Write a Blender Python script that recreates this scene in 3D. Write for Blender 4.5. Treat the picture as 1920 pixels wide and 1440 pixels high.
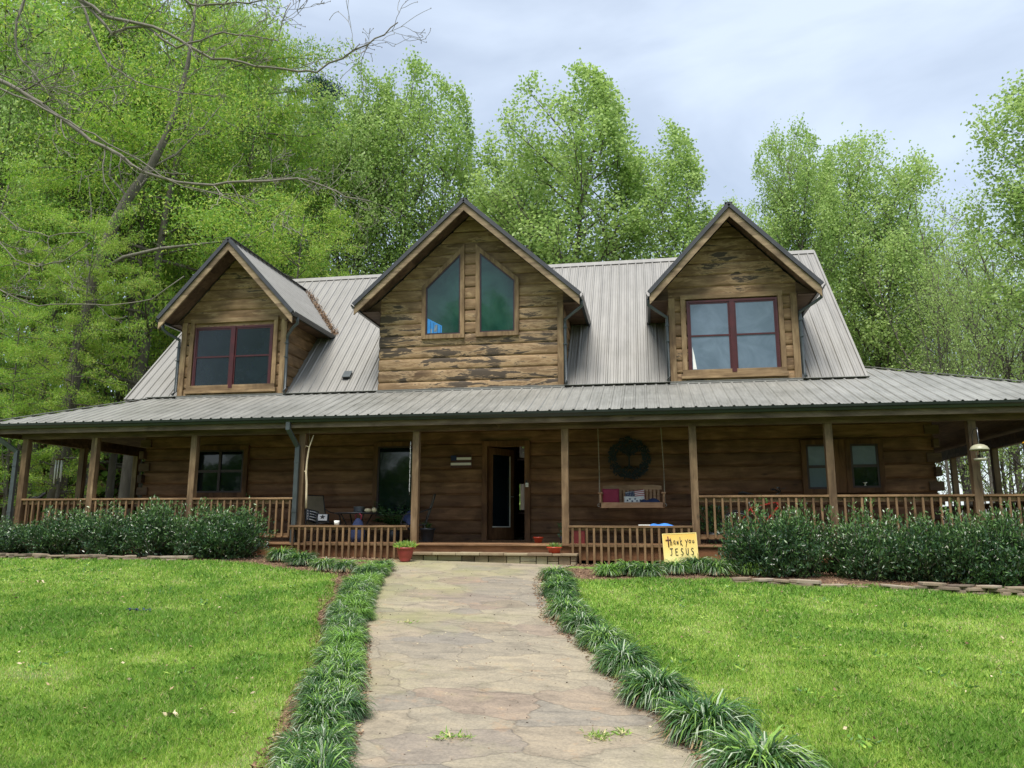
import bpy, math, random
import numpy as np
from mathutils import Vector, Matrix
for o in list(bpy.data.objects): bpy.data.objects.remove(o)
S = bpy.context.scene
COL = S.collection
random.seed(7)
NR = np.random.RandomState(7)
R = math.radians

# ------------------------------------------------------------------ camera
CAM = np.array([13.7135, -14.5130, 0.3146])
YAW, PIT, ROL, FPX = -0.174537, 0.183947, 0.0021146, 1442.0
cy, sy = math.cos(YAW), math.sin(YAW)
_f = np.array([sy*math.cos(PIT), cy*math.cos(PIT), math.sin(PIT)])
_r0 = np.array([cy, -sy, 0.]); _u0 = np.cross(_r0, _f)
_r = _r0*math.cos(ROL)+_u0*math.sin(ROL); _u = -_r0*math.sin(ROL)+_u0*math.cos(ROL)
cd = bpy.data.cameras.new('camera'); cam = bpy.data.objects.new('camera', cd); COL.objects.link(cam)
cd.sensor_width = 36; cd.lens = 36*FPX/1920; cd.clip_end = 3000; cd.clip_start = .05
m = Matrix.Identity(4)
for i in range(3):
    m[i][0] = _r[i]; m[i][1] = _u[i]; m[i][2] = -_f[i]; m[i][3] = CAM[i]
cam.matrix_world = m
S.camera = cam

# ------------------------------------------------------------------ world, sun, exposure
SUN_EL, SUN_AZ = 66, 190      # azimuth measured clockwise from +Y (north)
W = bpy.data.worlds.new('World'); S.world = W; W.use_nodes = True
nt = W.node_tree; nt.nodes.clear()
out = nt.nodes.new('ShaderNodeOutputWorld'); add = nt.nodes.new('ShaderNodeAddShader')
b1 = nt.nodes.new('ShaderNodeBackground'); b2 = nt.nodes.new('ShaderNodeBackground')
sky = nt.nodes.new('ShaderNodeTexSky'); sky.sky_type = 'NISHITA'; sky.sun_disc = False
sky.sun_elevation = R(SUN_EL); sky.sun_rotation = R(SUN_AZ)
b1.inputs[1].default_value = 0.05
tc = nt.nodes.new('ShaderNodeTexCoord'); mp = nt.nodes.new('ShaderNodeMapping')
mp.inputs['Scale'].default_value = (1.0, 1.0, 2.6); mp.inputs['Rotation'].default_value = (0, R(25), R(20))
n1 = nt.nodes.new('ShaderNodeTexNoise'); n1.inputs['Scale'].default_value = 2.6; n1.inputs['Detail'].default_value = 6
n1.inputs['Roughness'].default_value = .5; n1.inputs['Distortion'].default_value = .35
rp = nt.nodes.new('ShaderNodeValToRGB')
rp.color_ramp.elements[0].position = .38; rp.color_ramp.elements[0].color = (.43, .48, .545, 1)
rp.color_ramp.elements[1].position = .62; rp.color_ramp.elements[1].color = (.65, .715, .785, 1)
L = nt.links.new
L(tc.outputs['Generated'], mp.inputs[0]); L(mp.outputs[0], n1.inputs[0]); L(n1.outputs['Fac'], rp.inputs[0])
L(rp.outputs[0], b2.inputs[0]); b2.inputs[1].default_value = 0.58
L(sky.outputs[0], b1.inputs[0]); L(b1.outputs[0], add.inputs[0]); L(b2.outputs[0], add.inputs[1]); L(add.outputs[0], out.inputs[0])
sd = bpy.data.lights.new('sun', 'SUN'); so = bpy.data.objects.new('sun', sd); COL.objects.link(so)
sd.energy = 3.05; sd.angle = R(32); sd.color = (1, .95, .87)
az = R(SUN_AZ); el = R(SUN_EL)
dv = Vector((math.sin(az)*math.cos(el), math.cos(az)*math.cos(el), math.sin(el)))
so.rotation_euler = dv.to_track_quat('Z', 'Y').to_euler()
S.view_settings.view_transform = 'Standard'; S.view_settings.look = 'None'
S.view_settings.exposure = 0.85; S.view_settings.gamma = 1
S.render.engine = 'CYCLES'
S.cycles.max_bounces = 6; S.cycles.transparent_max_bounces = 8

# ------------------------------------------------------------------ survey helpers (photo sight lines met with real planes)
def ray(x, y): return _f+_r*((x-960)/FPX)-_u*((y-720)/FPX)
def onY(Y, x, y):
    d = ray(x, y); return CAM+d*((Y-CAM[1])/d[1])
def onX(X, x, y):
    d = ray(x, y); return CAM+d*((X-CAM[0])/d[0])
def onP(n, c, x, y):
    n = np.array(n, float); d = ray(x, y); return CAM+d*((c-n@CAM)/(n@d))
def smooth(t): t = np.clip(t, 0, 1); return t*t*(3-2*t)
def ground(X, Y):
    X = np.asarray(X, float); Y = np.asarray(Y, float)
    b = np.interp(X, [-30, -4, 0, 6, 10, 14, 20, 26, 45, 90], [-.6, -.2, -.2, -.26, -.32, -.41, -.57, -.9, -2.6, -4.5])
    d = np.clip(-.5-Y, 0, None)
    s = np.where(d < 8.5, .103*d, .103*8.5+.25*(1-np.exp(-(d-8.5)*.103/.25)))
    back = smooth((Y-10)/40)*np.interp(X, [-20, 5, 30], [0., 2.5, 3.5])
    return b-s-back
def on_ground(x, y, dz=0.):
    d = ray(x, y); t = 10.
    for _ in range(60):
        P = CAM+d*t; z = float(ground(P[0], P[1]))+dz
        t2 = (z-CAM[2])/d[2] if d[2] < -1e-4 else 60
        t = t*.6+min(max(t2, 1), 60)*.4
    return CAM+d*t

# ------------------------------------------------------------------ object helpers
def tag(o, label=None, cat=None, group=None, kind=None):
    if label: o['label'] = label
    if cat: o['category'] = cat
    if group: o['group'] = group
    if kind: o['kind'] = kind
    return o
def empty(name, loc=(0, 0, 0), rz=0., **k):
    o = bpy.data.objects.new(name, None); COL.objects.link(o); o.location = loc; o.rotation_euler = (0, 0, rz)
    o.empty_display_size = .1
    return tag(o, **k)
class MB:
    def __init__(s): s.v = []; s.f = []; s.m = []; s.sm = []
    def add(s, vs, fs, mi=0, smooth=False):
        n = len(s.v); s.v += [tuple(map(float, v)) for v in vs]
        for f in fs: s.f.append([n+i for i in f]); s.m.append(mi); s.sm.append(smooth)
        return s
    def box(s, a, b, mi=0, M=None):
        (x0, y0, z0), (x1, y1, z1) = a, b
        vs = [(x0, y0, z0), (x1, y0, z0), (x1, y1, z0), (x0, y1, z0), (x0, y0, z1), (x1, y0, z1), (x1, y1, z1), (x0, y1, z1)]
        if M is not None: vs = [tuple(M @ Vector(v)) for v in vs]
        return s.add(vs, [(0, 3, 2, 1), (4, 5, 6, 7), (0, 1, 5, 4), (1, 2, 6, 5), (2, 3, 7, 6), (3, 0, 4, 7)], mi)
    def beam(s, p, q, w, h, mi=0, up=(0, 0, 1)):
        p = Vector(p); q = Vector(q); d = (q-p).normalized(); u = Vector(up)
        r = d.cross(u)
        if r.length < 1e-4: r = d.cross(Vector((0, 1, 0)))
        r.normalize(); u = r.cross(d).normalized()
        vs = []
        for c in (p, q):
            for a, b in ((-1, -1), (1, -1), (1, 1), (-1, 1)): vs.append(c+r*(a*w/2)+u*(b*h/2))
        return s.add(vs, [(0, 1, 2, 3), (7, 6, 5, 4), (0, 4, 5, 1), (1, 5, 6, 2), (2, 6, 7, 3), (3, 7, 4, 0)], mi)
    def tube(s, pts, rad, n=8, mi=0, caps=True, flat=1.):
        pts = [Vector(p) for p in pts]; k = len(pts)
        if not hasattr(rad, '__len__'): rad = [rad]*k
        base = len(s.v); ref = Vector((0.13, .31, .94)).normalized()
        d0 = (pts[-1]-pts[0]).normalized() if (pts[-1]-pts[0]).length > 1e-6 else Vector((0, 0, 1))
        if abs(d0.dot(ref)) > .9: ref = Vector((1, .1, 0)).normalized()
        for i, p in enumerate(pts):
            t = (pts[min(i+1, k-1)]-pts[max(i-1, 0)])
            t = t.normalized() if t.length > 1e-8 else d0
            a = t.cross(ref).normalized(); b = t.cross(a)
            for j in range(n):
                th = 2*math.pi*j/n
                s.v.append(tuple(p+a*(math.cos(th)*rad[i])+b*(math.sin(th)*rad[i]*flat)))
        for i in range(k-1):
            for j in range(n):
                j2 = (j+1) % n
                s.f.append([base+i*n+j, base+i*n+j2, base+(i+1)*n+j2, base+(i+1)*n+j]); s.m.append(mi); s.sm.append(True)
        if caps:
            s.f.append([base+j for j in range(n)][::-1]); s.m.append(mi); s.sm.append(False)
            s.f.append([base+(k-1)*n+j for j in range(n)]); s.m.append(mi); s.sm.append(False)
        return s
    def lathe(s, prof, n=24, c=(0, 0, 0), mi=0):
        base = len(s.v); k = len(prof)
        for r_, z in prof:
            for j in range(n):
                th = 2*math.pi*j/n; s.v.append((c[0]+r_*math.cos(th), c[1]+r_*math.sin(th), c[2]+z))
        for i in range(k-1):
            for j in range(n):
                j2 = (j+1) % n
                s.f.append([base+i*n+j, base+i*n+j2, base+(i+1)*n+j2, base+(i+1)*n+j]); s.m.append(mi); s.sm.append(True)
        return s
    def poly(s, pts, mi=0): return s.add(pts, [list(range(len(pts)))], mi)
    def prism(s, pts, off, mi=0):
        n = len(pts); off = Vector(off)
        vs = [Vector(p) for p in pts]+[Vector(p)+off for p in pts]
        fs = [list(range(n))[::-1], [n+i for i in range(n)]]+[(i, (i+1) % n, n+(i+1) % n, n+i) for i in range(n)]
        return s.add(vs, fs, mi)
    def build(s, name, mats, parent=None, loc=None, bevel=0.):
        me = bpy.data.meshes.new(name); me.from_pydata(s.v, [], s.f)
        if not isinstance(mats, (list, tuple)): mats = [mats]
        for m_ in mats: me.materials.append(m_)
        me.polygons.foreach_set('material_index', s.m); me.polygons.foreach_set('use_smooth', s.sm); me.update()
        o = bpy.data.objects.new(name, me); COL.objects.link(o)
        if parent: o.parent = parent
        if loc is not None: o.location = loc
        if bevel:
            b = o.modifiers.new('bevel', 'BEVEL'); b.width = bevel; b.segments = 2; b.limit_method = 'ANGLE'
        return o
def np_mesh(name, V, F, mats, mi=None, smooth=False):
    """V (n,3), F (m,k) numpy -> mesh data"""
    me = bpy.data.meshes.new(name); n = len(V); m_, k = F.shape
    me.vertices.add(n); me.vertices.foreach_set('co', V.astype(np.float32).ravel())
    me.loops.add(m_*k); me.loops.foreach_set('vertex_index', F.astype(np.int32).ravel())
    me.polygons.add(m_); me.polygons.foreach_set('loop_start', np.arange(0, m_*k, k, dtype=np.int32))
    me.polygons.foreach_set('loop_total', np.full(m_, k, dtype=np.int32))
    for x in mats: me.materials.append(x)
    if mi is not None: me.polygons.foreach_set('material_index', mi.astype(np.int32))
    me.update(calc_edges=True)
    return me
def unit(a): return a/np.maximum(np.linalg.norm(a, axis=-1, keepdims=True), 1e-9)
def leaves(P, D, Ln, Wd, rs, mid=.45):
    """one quad leaf per row: base P, direction D, length, width"""
    n = len(P); D = unit(D); s = unit(np.cross(D, rs.normal(size=(n, 3))))
    Ln = np.broadcast_to(Ln, n)[:, None]; Wd = np.broadcast_to(Wd, n)[:, None]
    V = np.stack([P, P+D*Ln*mid+s*Wd/2, P+D*Ln, P+D*Ln*mid-s*Wd/2], 1).reshape(-1, 3)
    return V, np.arange(4*n).reshape(n, 4)
def vnoise(X, Y, sc, seed):
    r_ = np.random.RandomState(seed); T = r_.rand(64, 64); x = X/sc; y = Y/sc
    xi = np.floor(x).astype(int); yi = np.floor(y).astype(int); fx = smooth(x-xi); fy = smooth(y-yi)
    g = lambda a, b: T[a % 64, b % 64]
    return (g(xi, yi)*(1-fx)+g(xi+1, yi)*fx)*(1-fy)+(g(xi, yi+1)*(1-fx)+g(xi+1, yi+1)*fx)*fy

# ------------------------------------------------------------------ materials
def newmat(name):
    m_ = bpy.data.materials.new(name); m_.use_nodes = True
    return m_, m_.node_tree, m_.node_tree.nodes['Principled BSDF']
def ramp(nt, stops, interp='LINEAR'):
    r_ = nt.nodes.new('ShaderNodeValToRGB'); e = r_.color_ramp.elements; r_.color_ramp.interpolation = interp
    while len(e) < len(stops): e.new(.5)
    for x, (p, c) in zip(e, stops): x.position = p; x.color = (*c, 1) if len(c) == 3 else c
    return r_
def coords(nt, scale=(1, 1, 1), rot=(0, 0, 0), kind='Object'):
    t = nt.nodes.new('ShaderNodeTexCoord'); m_ = nt.nodes.new('ShaderNodeMapping')
    m_.inputs['Scale'].default_value = scale; m_.inputs['Rotation'].default_value = rot
    nt.links.new(t.outputs[kind], m_.inputs[0]); return m_
def noise(nt, vec, scale, detail=4, rough=.55, dist=0.):
    n = nt.nodes.new('ShaderNodeTexNoise'); n.inputs['Scale'].default_value = scale; n.inputs['Detail'].default_value = detail
    n.inputs['Roughness'].default_value = rough; n.inputs['Distortion'].default_value = dist
    if vec: nt.links.new(vec.outputs[0], n.inputs['Vector'])
    return n
def mixc(nt, fac, a, b, mode='MIX'):
    m_ = nt.nodes.new('ShaderNodeMix'); m_.data_type = 'RGBA'; m_.blend_type = mode
    for s_, v in ((m_.inputs[0], fac), (m_.inputs[6], a), (m_.inputs[7], b)):
        if isinstance(v, bpy.types.NodeSocket): nt.links.new(v, s_)
        elif hasattr(v, '__len__'): s_.default_value = (*v, 1)
        else: s_.default_value = v
    return m_.outputs[2]
def bump(nt, bs, h, strength=.3, dist=.02):
    b = nt.nodes.new('ShaderNodeBump'); b.inputs['Strength'].default_value = strength; b.inputs['Distance'].default_value = dist
    nt.links.new(h, b.inputs['Height']); nt.links.new(b.outputs[0], bs.inputs['Normal'])
def math_(nt, op, a, b=0., c=None):
    n = nt.nodes.new('ShaderNodeMath'); n.operation = op
    for s_, v in zip(n.inputs, (a, b, c)):
        if v is None: continue
        if isinstance(v, bpy.types.NodeSocket): nt.links.new(v, s_)
        else: s_.default_value = v
    return n.outputs[0]
def plain(name, c, rough=.6, var=.25, sc=6., metal=0., spec=.5, bmp=0.):
    m_, nt, bs = newmat(name); v = coords(nt)
    n = noise(nt, v, sc, 5)
    r_ = ramp(nt, [(.3, tuple(x*(1-var) for x in c)), (.7, tuple(min(1, x*(1+var)) for x in c))])
    nt.links.new(n.outputs['Fac'], r_.inputs[0]); nt.links.new(r_.outputs[0], bs.inputs['Base Color'])
    bs.inputs['Roughness'].default_value = rough; bs.inputs['Metallic'].default_value = metal
    bs.inputs['Specular IOR Level'].default_value = spec
    if bmp: bump(nt, bs, n.outputs['Fac'], bmp)
    return m_
def wood(name, dark, mid, light, axis='X', h=.285, z0=.45, mold=0., moldz=None, rough=.65, course=True, grain=1.):
    """stained timber: grain runs along axis, each course of height h has its own tone, mold = share of black weathering"""
    m_, nt, bs = newmat(name)
    st = {'X': (.45, 3.4, 3.4), 'Y': (3.4, .45, 3.4), 'Z': (3.4, 3.4, .45)}[axis]
    t = nt.nodes.new('ShaderNodeTexCoord'); sep = nt.nodes.new('ShaderNodeSeparateXYZ'); nt.links.new(t.outputs['Object'], sep.inputs[0])
    if course:
        k = math_(nt, 'FLOOR', math_(nt, 'DIVIDE', math_(nt, 'SUBTRACT', sep.outputs[2], z0), h))
    else:
        k = math_(nt, 'FLOOR', math_(nt, 'MULTIPLY', sep.outputs[0 if axis != 'X' else 2], 3.1))
    wn = nt.nodes.new('ShaderNodeTexWhiteNoise'); wn.noise_dimensions = '1D'; nt.links.new(k, wn.inputs['W'])
    off = nt.nodes.new('ShaderNodeCombineXYZ'); off0 = math_(nt, 'MULTIPLY', wn.outputs['Value'], 37.)
    nt.links.new(off0, off.inputs[0]); nt.links.new(off0, off.inputs[1])
    ad = nt.nodes.new('ShaderNodeVectorMath'); ad.operation = 'ADD'; nt.links.new(t.outputs['Object'], ad.inputs[0]); nt.links.new(off.outputs[0], ad.inputs[1])
    mp = nt.nodes.new('ShaderNodeMapping'); mp.inputs['Scale'].default_value = st; nt.links.new(ad.outputs[0], mp.inputs[0])
    g = noise(nt, mp, 3.2*grain, 7, .62, .6)
    mp2 = nt.nodes.new('ShaderNodeMapping'); mp2.inputs['Scale'].default_value = tuple(max(x*.35, .8) for x in st); nt.links.new(ad.outputs[0], mp2.inputs[0])
    blot = noise(nt, mp2, 1.3, 4, .6, .9)
    r_ = ramp(nt, [(.30, dark), (.5, mid), (.72, light)]); nt.links.new(g.outputs['Fac'], r_.inputs[0])
    c = mixc(nt, .75, r_.outputs[0], (1, 1, 1), 'MIX') if False else r_.outputs[0]
    rb = ramp(nt, [(.36, (.62, .58, .55)), (.6, (1.12, 1.1, 1.08))]); nt.links.new(blot.outputs['Fac'], rb.inputs[0])
    c = mixc(nt, 1., c, rb.outputs[0], 'MULTIPLY')
    tone = nt.nodes.new('ShaderNodeMapRange'); tone.inputs['To Min'].default_value = .78; tone.inputs['To Max'].default_value = 1.16
    nt.links.new(wn.outputs['Value'], tone.inputs['Value'])
    cc = nt.nodes.new('ShaderNodeCombineColor')
    for i in range(3): nt.links.new(tone.outputs[0], cc.inputs[i])
    c = mixc(nt, 1., c, cc.outputs[0], 'MULTIPLY')
    # knots
    kn = nt.nodes.new('ShaderNodeTexVoronoi'); mp3 = nt.nodes.new('ShaderNodeMapping')
    mp3.inputs['Scale'].default_value = tuple(1.1 if x < 1 else 3.0 for x in st); nt.links.new(ad.outputs[0], mp3.inputs[0])
    nt.links.new(mp3.outputs[0], kn.inputs['Vector']); kn.inputs['Scale'].default_value = 1.0
    kr = ramp(nt, [(.035, (1, 1, 1)), (.1, (0, 0, 0))]); nt.links.new(kn.outputs['Distance'], kr.inputs[0])
    c = mixc(nt, math_(nt, 'MULTIPLY', kr.outputs[0], .7), c, tuple(x*.35 for x in dark))
    if mold:
        ms = coords(nt, (.9, 1, 5.0)); mn = noise(nt, ms, 1.9, 8, .68, .5)
        ms2 = coords(nt, (.5, 1, .9)); mn2 = noise(nt, ms2, 1.1, 3)
        sm = math_(nt, 'ADD', mn.outputs['Fac'], math_(nt, 'MULTIPLY', math_(nt, 'SUBTRACT', mn2.outputs['Fac'], .5), .55))
        if moldz:
            mr = nt.nodes.new('ShaderNodeMapRange'); mr.inputs['From Min'].default_value = moldz[0]; mr.inputs['From Max'].default_value = moldz[1]
            mr.inputs['To Min'].default_value = 0; mr.inputs['To Max'].default_value = -.12; nt.links.new(sep.outputs[2], mr.inputs['Value'])
            sm = math_(nt, 'ADD', sm, mr.outputs[0])
        lr = ramp(nt, [(.64-mold-.06, (0, 0, 0)), (.64-mold, (1, 1, 1))]); nt.links.new(sm, lr.inputs[0])
        c = mixc(nt, math_(nt, 'MULTIPLY', lr.outputs[0], .55), c, tuple(min(1, x*1.35) for x in light))   # bare bleached wood round the peeling stain
        mr_ = ramp(nt, [(.66-mold, (0, 0, 0)), (.70-mold, (1, 1, 1))]); nt.links.new(sm, mr_.inputs[0])
        c = mixc(nt, math_(nt, 'MULTIPLY', mr_.outputs[0], .88), c, (.028, .023, .02))
    nt.links.new(c, bs.inputs['Base Color']); bs.inputs['Roughness'].default_value = rough
    bs.inputs['Specular IOR Level'].default_value = .3
    bump(nt, bs, g.outputs['Fac'], .35, .01)
    return m_
M = {}
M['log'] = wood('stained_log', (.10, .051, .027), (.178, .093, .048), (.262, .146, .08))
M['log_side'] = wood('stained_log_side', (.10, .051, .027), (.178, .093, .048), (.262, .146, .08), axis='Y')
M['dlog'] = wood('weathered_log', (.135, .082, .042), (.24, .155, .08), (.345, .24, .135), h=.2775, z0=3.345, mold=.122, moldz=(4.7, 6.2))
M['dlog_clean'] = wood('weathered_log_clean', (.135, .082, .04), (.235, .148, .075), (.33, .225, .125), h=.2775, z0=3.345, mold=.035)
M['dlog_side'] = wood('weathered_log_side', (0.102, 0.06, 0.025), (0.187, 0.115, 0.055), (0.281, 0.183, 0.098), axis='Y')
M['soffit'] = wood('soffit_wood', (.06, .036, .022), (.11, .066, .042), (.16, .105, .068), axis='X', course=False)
M['trim'] = wood('trim_wood', (0.136, 0.085, 0.043), (0.255, 0.17, 0.089), (0.357, 0.255, 0.145), axis='Z', course=False)
M['trimx'] = wood('trim_wood_x', (0.136, 0.085, 0.043), (0.255, 0.17, 0.089), (0.357, 0.255, 0.145), axis='X', course=False)
M['rake'] = wood('rake_wood', (0.158, 0.112, 0.065), (0.26, 0.187, 0.112), (0.347, 0.267, 0.166), axis='X', course=False)
M['fascia'] = wood('fascia_wood', (.085, .06, .042), (.14, .10, .07), (.20, .15, .105), axis='X', course=False)
M['post'] = wood('post_wood', (0.081, 0.05, 0.027), (0.18, 0.117, 0.063), (0.279, 0.194, 0.113), axis='Z', course=False)
M['rail'] = wood('rail_wood', (0.111, 0.064, 0.03), (0.221, 0.136, 0.068), (0.323, 0.212, 0.115), axis='X', course=False)
M['baluster'] = wood('baluster_wood', (0.111, 0.064, 0.03), (0.212, 0.132, 0.066), (0.306, 0.2, 0.106), axis='Z', course=False)
M['deck'] = wood('deck_wood', (.15, .08, .04), (.27, .155, .08), (.38, .23, .13), axis='X', course=False)
M['skirt'] = wood('skirt_wood', (0.145, 0.064, 0.028), (0.238, 0.111, 0.051), (0.323, 0.162, 0.076), axis='X', course=False)
M['wincase'] = wood('window_casing_wood', (.075, .035, .015), (.14, .068, .03), (.2, .105, .05), axis='Z', course=False)
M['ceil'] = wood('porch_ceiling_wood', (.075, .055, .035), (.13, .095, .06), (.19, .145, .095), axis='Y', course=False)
M['gutter'] = plain('dark_gutter_enamel', (.018, .022, .022), .32, .2)
M['gutter_side'] = plain('downspout_enamel', (.05, .06, .062), .38, .2)
M['sash'] = plain('maroon_sash_paint', (0.056, 0.008, 0.009), .4, .25)
M['sash_dark'] = plain('dark_sash_paint', (.035, .013, .018), .4, .25)
M['darkmetal'] = plain('rake_trim_metal', (.045, .045, .05), .4, .2)
def roofmat(name, c, dirt):
    m_, nt, bs = newmat(name)
    v = coords(nt, (3, .5, .5)); n = noise(nt, v, 2.2, 6, .6)
    v2 = coords(nt, (1, 1, 1)); n2 = noise(nt, v2, .8, 4, .6, .5); v3 = coords(nt, (14, 1.2, 1.2)); n3 = noise(nt, v3, 2, 5, .6)
    r_ = ramp(nt, [(.3, tuple(x*.86 for x in c)), (.7, tuple(x*1.1 for x in c))]); nt.links.new(n.outputs['Fac'], r_.inputs[0])
    rb = ramp(nt, [(.42, (0, 0, 0)), (.75, (dirt,)*3)])
    nt.links.new(math_(nt, 'ADD', math_(nt, 'MULTIPLY', n2.outputs['Fac'], .6), math_(nt, 'MULTIPLY', n3.outputs['Fac'], .4)), rb.inputs[0])
    c2 = mixc(nt, rb.outputs[0], r_.outputs[0], (.10, .10, .085))
    v4 = coords(nt, (9, .35, .35)); n4 = noise(nt, v4, 1.5, 4, .6); r4 = ramp(nt, [(.3, (.95, .95, .955)), (.7, (1.04, 1.04, 1.03))]); nt.links.new(n4.outputs['Fac'], r4.inputs[0]); c2 = mixc(nt, 1., c2, r4.outputs[0], 'MULTIPLY')
    nt.links.new(c2, bs.inputs['Base Color']); bs.inputs['Metallic'].default_value = .25
    rr = nt.nodes.new('ShaderNodeMapRange'); rr.inputs['To Min'].default_value = .38; rr.inputs['To Max'].default_value = .62
    nt.links.new(n2.outputs['Fac'], rr.inputs['Value']); nt.links.new(rr.outputs[0], bs.inputs['Roughness'])
    return m_
M['roof'] = roofmat('tan_metal_roof', (0.252, 0.242, 0.224), .35)
M['proof'] = roofmat('weathered_metal_roof', (0.299, 0.295, 0.27), .9)
def glassmat(name, c, rough=.04, c2=None):
    m_, nt, bs = newmat(name); v = coords(nt); n = noise(nt, v, 1.6, 5, .6, 1.2)
    c2 = c2 or tuple(x*1.8 for x in c)
    r_ = ramp(nt, [(.35, c), (.7, c2)]); nt.links.new(n.outputs['Fac'], r_.inputs[0]); nt.links.new(r_.outputs[0], bs.inputs['Base Color'])
    bs.inputs['Roughness'].default_value = rough; bs.inputs['Specular IOR Level'].default_value = .5; bs.inputs['IOR'].default_value = 1.5
    n4 = noise(nt, v, 2.5, 2); bump(nt, bs, n4.outputs['Fac'], .05, .02)
    return m_
M['glass'] = glassmat('dark_window_glass', (.004, .008, .011))
M['glass_teal'] = glassmat('gable_glass_painted_reflection', (.008, .04, .032), .04, (.02, .07, .055))  # teal-green reflection painted into the base colour of the panes
M['shade'] = glassmat('insect_screened_glass', (.10, .14, .185), .12, (.15, .20, .26))
M['insect'] = glassmat('dark_screen_glass', (.006, .011, .015), .18, (.010, .018, .024))
M['curtain'] = plain('pale_curtain_behind_glass', (.17, .22, .26), .25, .5, 5)
m_, nt, bs = newmat('clear_door_glass'); M['clear'] = m_
bs.inputs['Base Color'].default_value = (.9, .95, .97, 1); bs.inputs['Transmission Weight'].default_value = 1; bs.inputs['Roughness'].default_value = .01; bs.inputs['IOR'].default_value = 1.02
M['black'] = plain('black_metal', (.015, .015, .016), .45, .2)
M['blackplastic'] = plain('black_plastic', (.02, .024, .03), .4, .2)
M['white'] = plain('white_paint', (.78, .77, .73), .5, .06)
M['alu'] = plain('aluminium_tube', (.75, .75, .72), .3, .08, metal=.3)
M['steel'] = plain('steel', (.35, .36, .38), .3, .1, metal=.8)
M['teal'] = plain('dark_teal_metal', (.014, .022, .027), .75, .3)
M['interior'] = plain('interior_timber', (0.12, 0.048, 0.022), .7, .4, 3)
M['deckshade'] = plain('painted_deck_shade', (.02, .013, .01), .8, .4, 3)  # near-black colour standing in for the shade below the deck
M['terra'] = plain('red_plastic_pot', (0.255, 0.038, 0.03), .45, .12)
M['redbowl'] = plain('red_glazed_bowl', (.42, .05, .02), .25, .2)
M['soil'] = plain('potting_soil', (.03, .02, .012), .9, .4, 20)
M['sling'] = plain('tan_sling_fabric', (.22, .175, .115), .8, .15)
M['swing'] = wood('swing_cedar', (.30, .17, .10), (.43, .26, .16), (.52, .34, .22), axis='X', course=False)
M['maroon'] = plain('maroon_cloth', (.30, .03, .07), .85, .15)
M['darkred'] = plain('dark_red_plastic', (.16, .02, .02), .5, .15)
M['navy'] = plain('navy_cloth', (.02, .035, .10), .85, .2)
M['blue'] = plain('blue_cloth', (.03, .18, .55), .7, .2)
M['cloth_white'] = plain('white_cloth', (.75, .73, .72), .85, .06)
M['stripe_red'] = plain('red_stripe_cloth', (.38, .04, .07), .85, .1)
M['rope'] = plain('swing_rope', (.30, .26, .20), .85, .3, 40)
M['stick'] = plain('peeled_branch', (.62, .50, .33), .7, .2, 12)
M['gourd'] = plain('pale_gourd_skin', (.62, .53, .33), .6, .12)
M['paper'] = plain('yellow_board', (.80, .62, .22), .6, .04)
m_, nt, bs = newmat('sign_yellow'); M['sign'] = m_
v = coords(nt, (1, 1, 1)); sp = nt.nodes.new('ShaderNodeSeparateXYZ'); nt.links.new(v.outputs[0], sp.inputs[0])
nn = noise(nt, v, 3.5, 4); r_ = ramp(nt, [(.15, (.78, .74, .36)), (.6, (.80, .62, .20)), (.95, (.78, .48, .10))])
nt.links.new(math_(nt, 'ADD', math_(nt, 'MULTIPLY', sp.outputs[2], 1.3), math_(nt, 'MULTIPLY', nn.outputs['Fac'], .35)), r_.inputs[0])
nt.links.new(r_.outputs[0], bs.inputs['Base Color']); bs.inputs['Roughness'].default_value = .6
M['ink'] = plain('sign_ink', (.03, .035, .02), .7, .2)
M['inkred'] = plain('sign_ink_brown', (.10, .025, .02), .7, .2)
M['redframe'] = plain('red_bicycle_paint', (.55, .05, .025), .35, .1)
M['rubber'] = plain('tyre_rubber', (.02, .02, .02), .85, .2)
M['feeder'] = plain('weathered_feeder_plastic', (.36, .35, .24), .4, .15)
M['yellow'] = plain('yellow_feeder_plastic', (.75, .40, .03), .4, .1)
M['bluewood'] = plain('bright_blue_plank', (.02, .20, .52), .5, .15)
# stone
def stonemat(name, stops, sc=5., bmp=.6):
    m_, nt, bs = newmat(name); v = coords(nt); n = noise(nt, v, sc, 8, .65, .3)
    oi = nt.nodes.new('ShaderNodeNewGeometry')
    f = math_(nt, 'ADD', math_(nt, 'MULTIPLY', n.outputs['Fac'], .6), math_(nt, 'MULTIPLY', oi.outputs['Random Per Island'], .4))
    r_ = ramp(nt, stops); nt.links.new(f, r_.inputs[0]); nt.links.new(r_.outputs[0], bs.inputs['Base Color'])
    bs.inputs['Roughness'].default_value = .85; bump(nt, bs, n.outputs['Fac'], bmp, .02); return m_
M['stone'] = stonemat('edging_flagstone', [(.25, (0.09, 0.064, 0.048)), (.45, (0.192, 0.147, 0.102)), (.6, (0.269, 0.205, 0.141)), (.75, (0.32, 0.269, 0.211))])
M['stepstone'] = stonemat('step_stone', [(.25, (0.128, 0.085, 0.051)), (.45, (0.23, 0.17, 0.102)), (.6, (0.289, 0.238, 0.145)), (.75, (0.383, 0.323, 0.221))], 3.)
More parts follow.
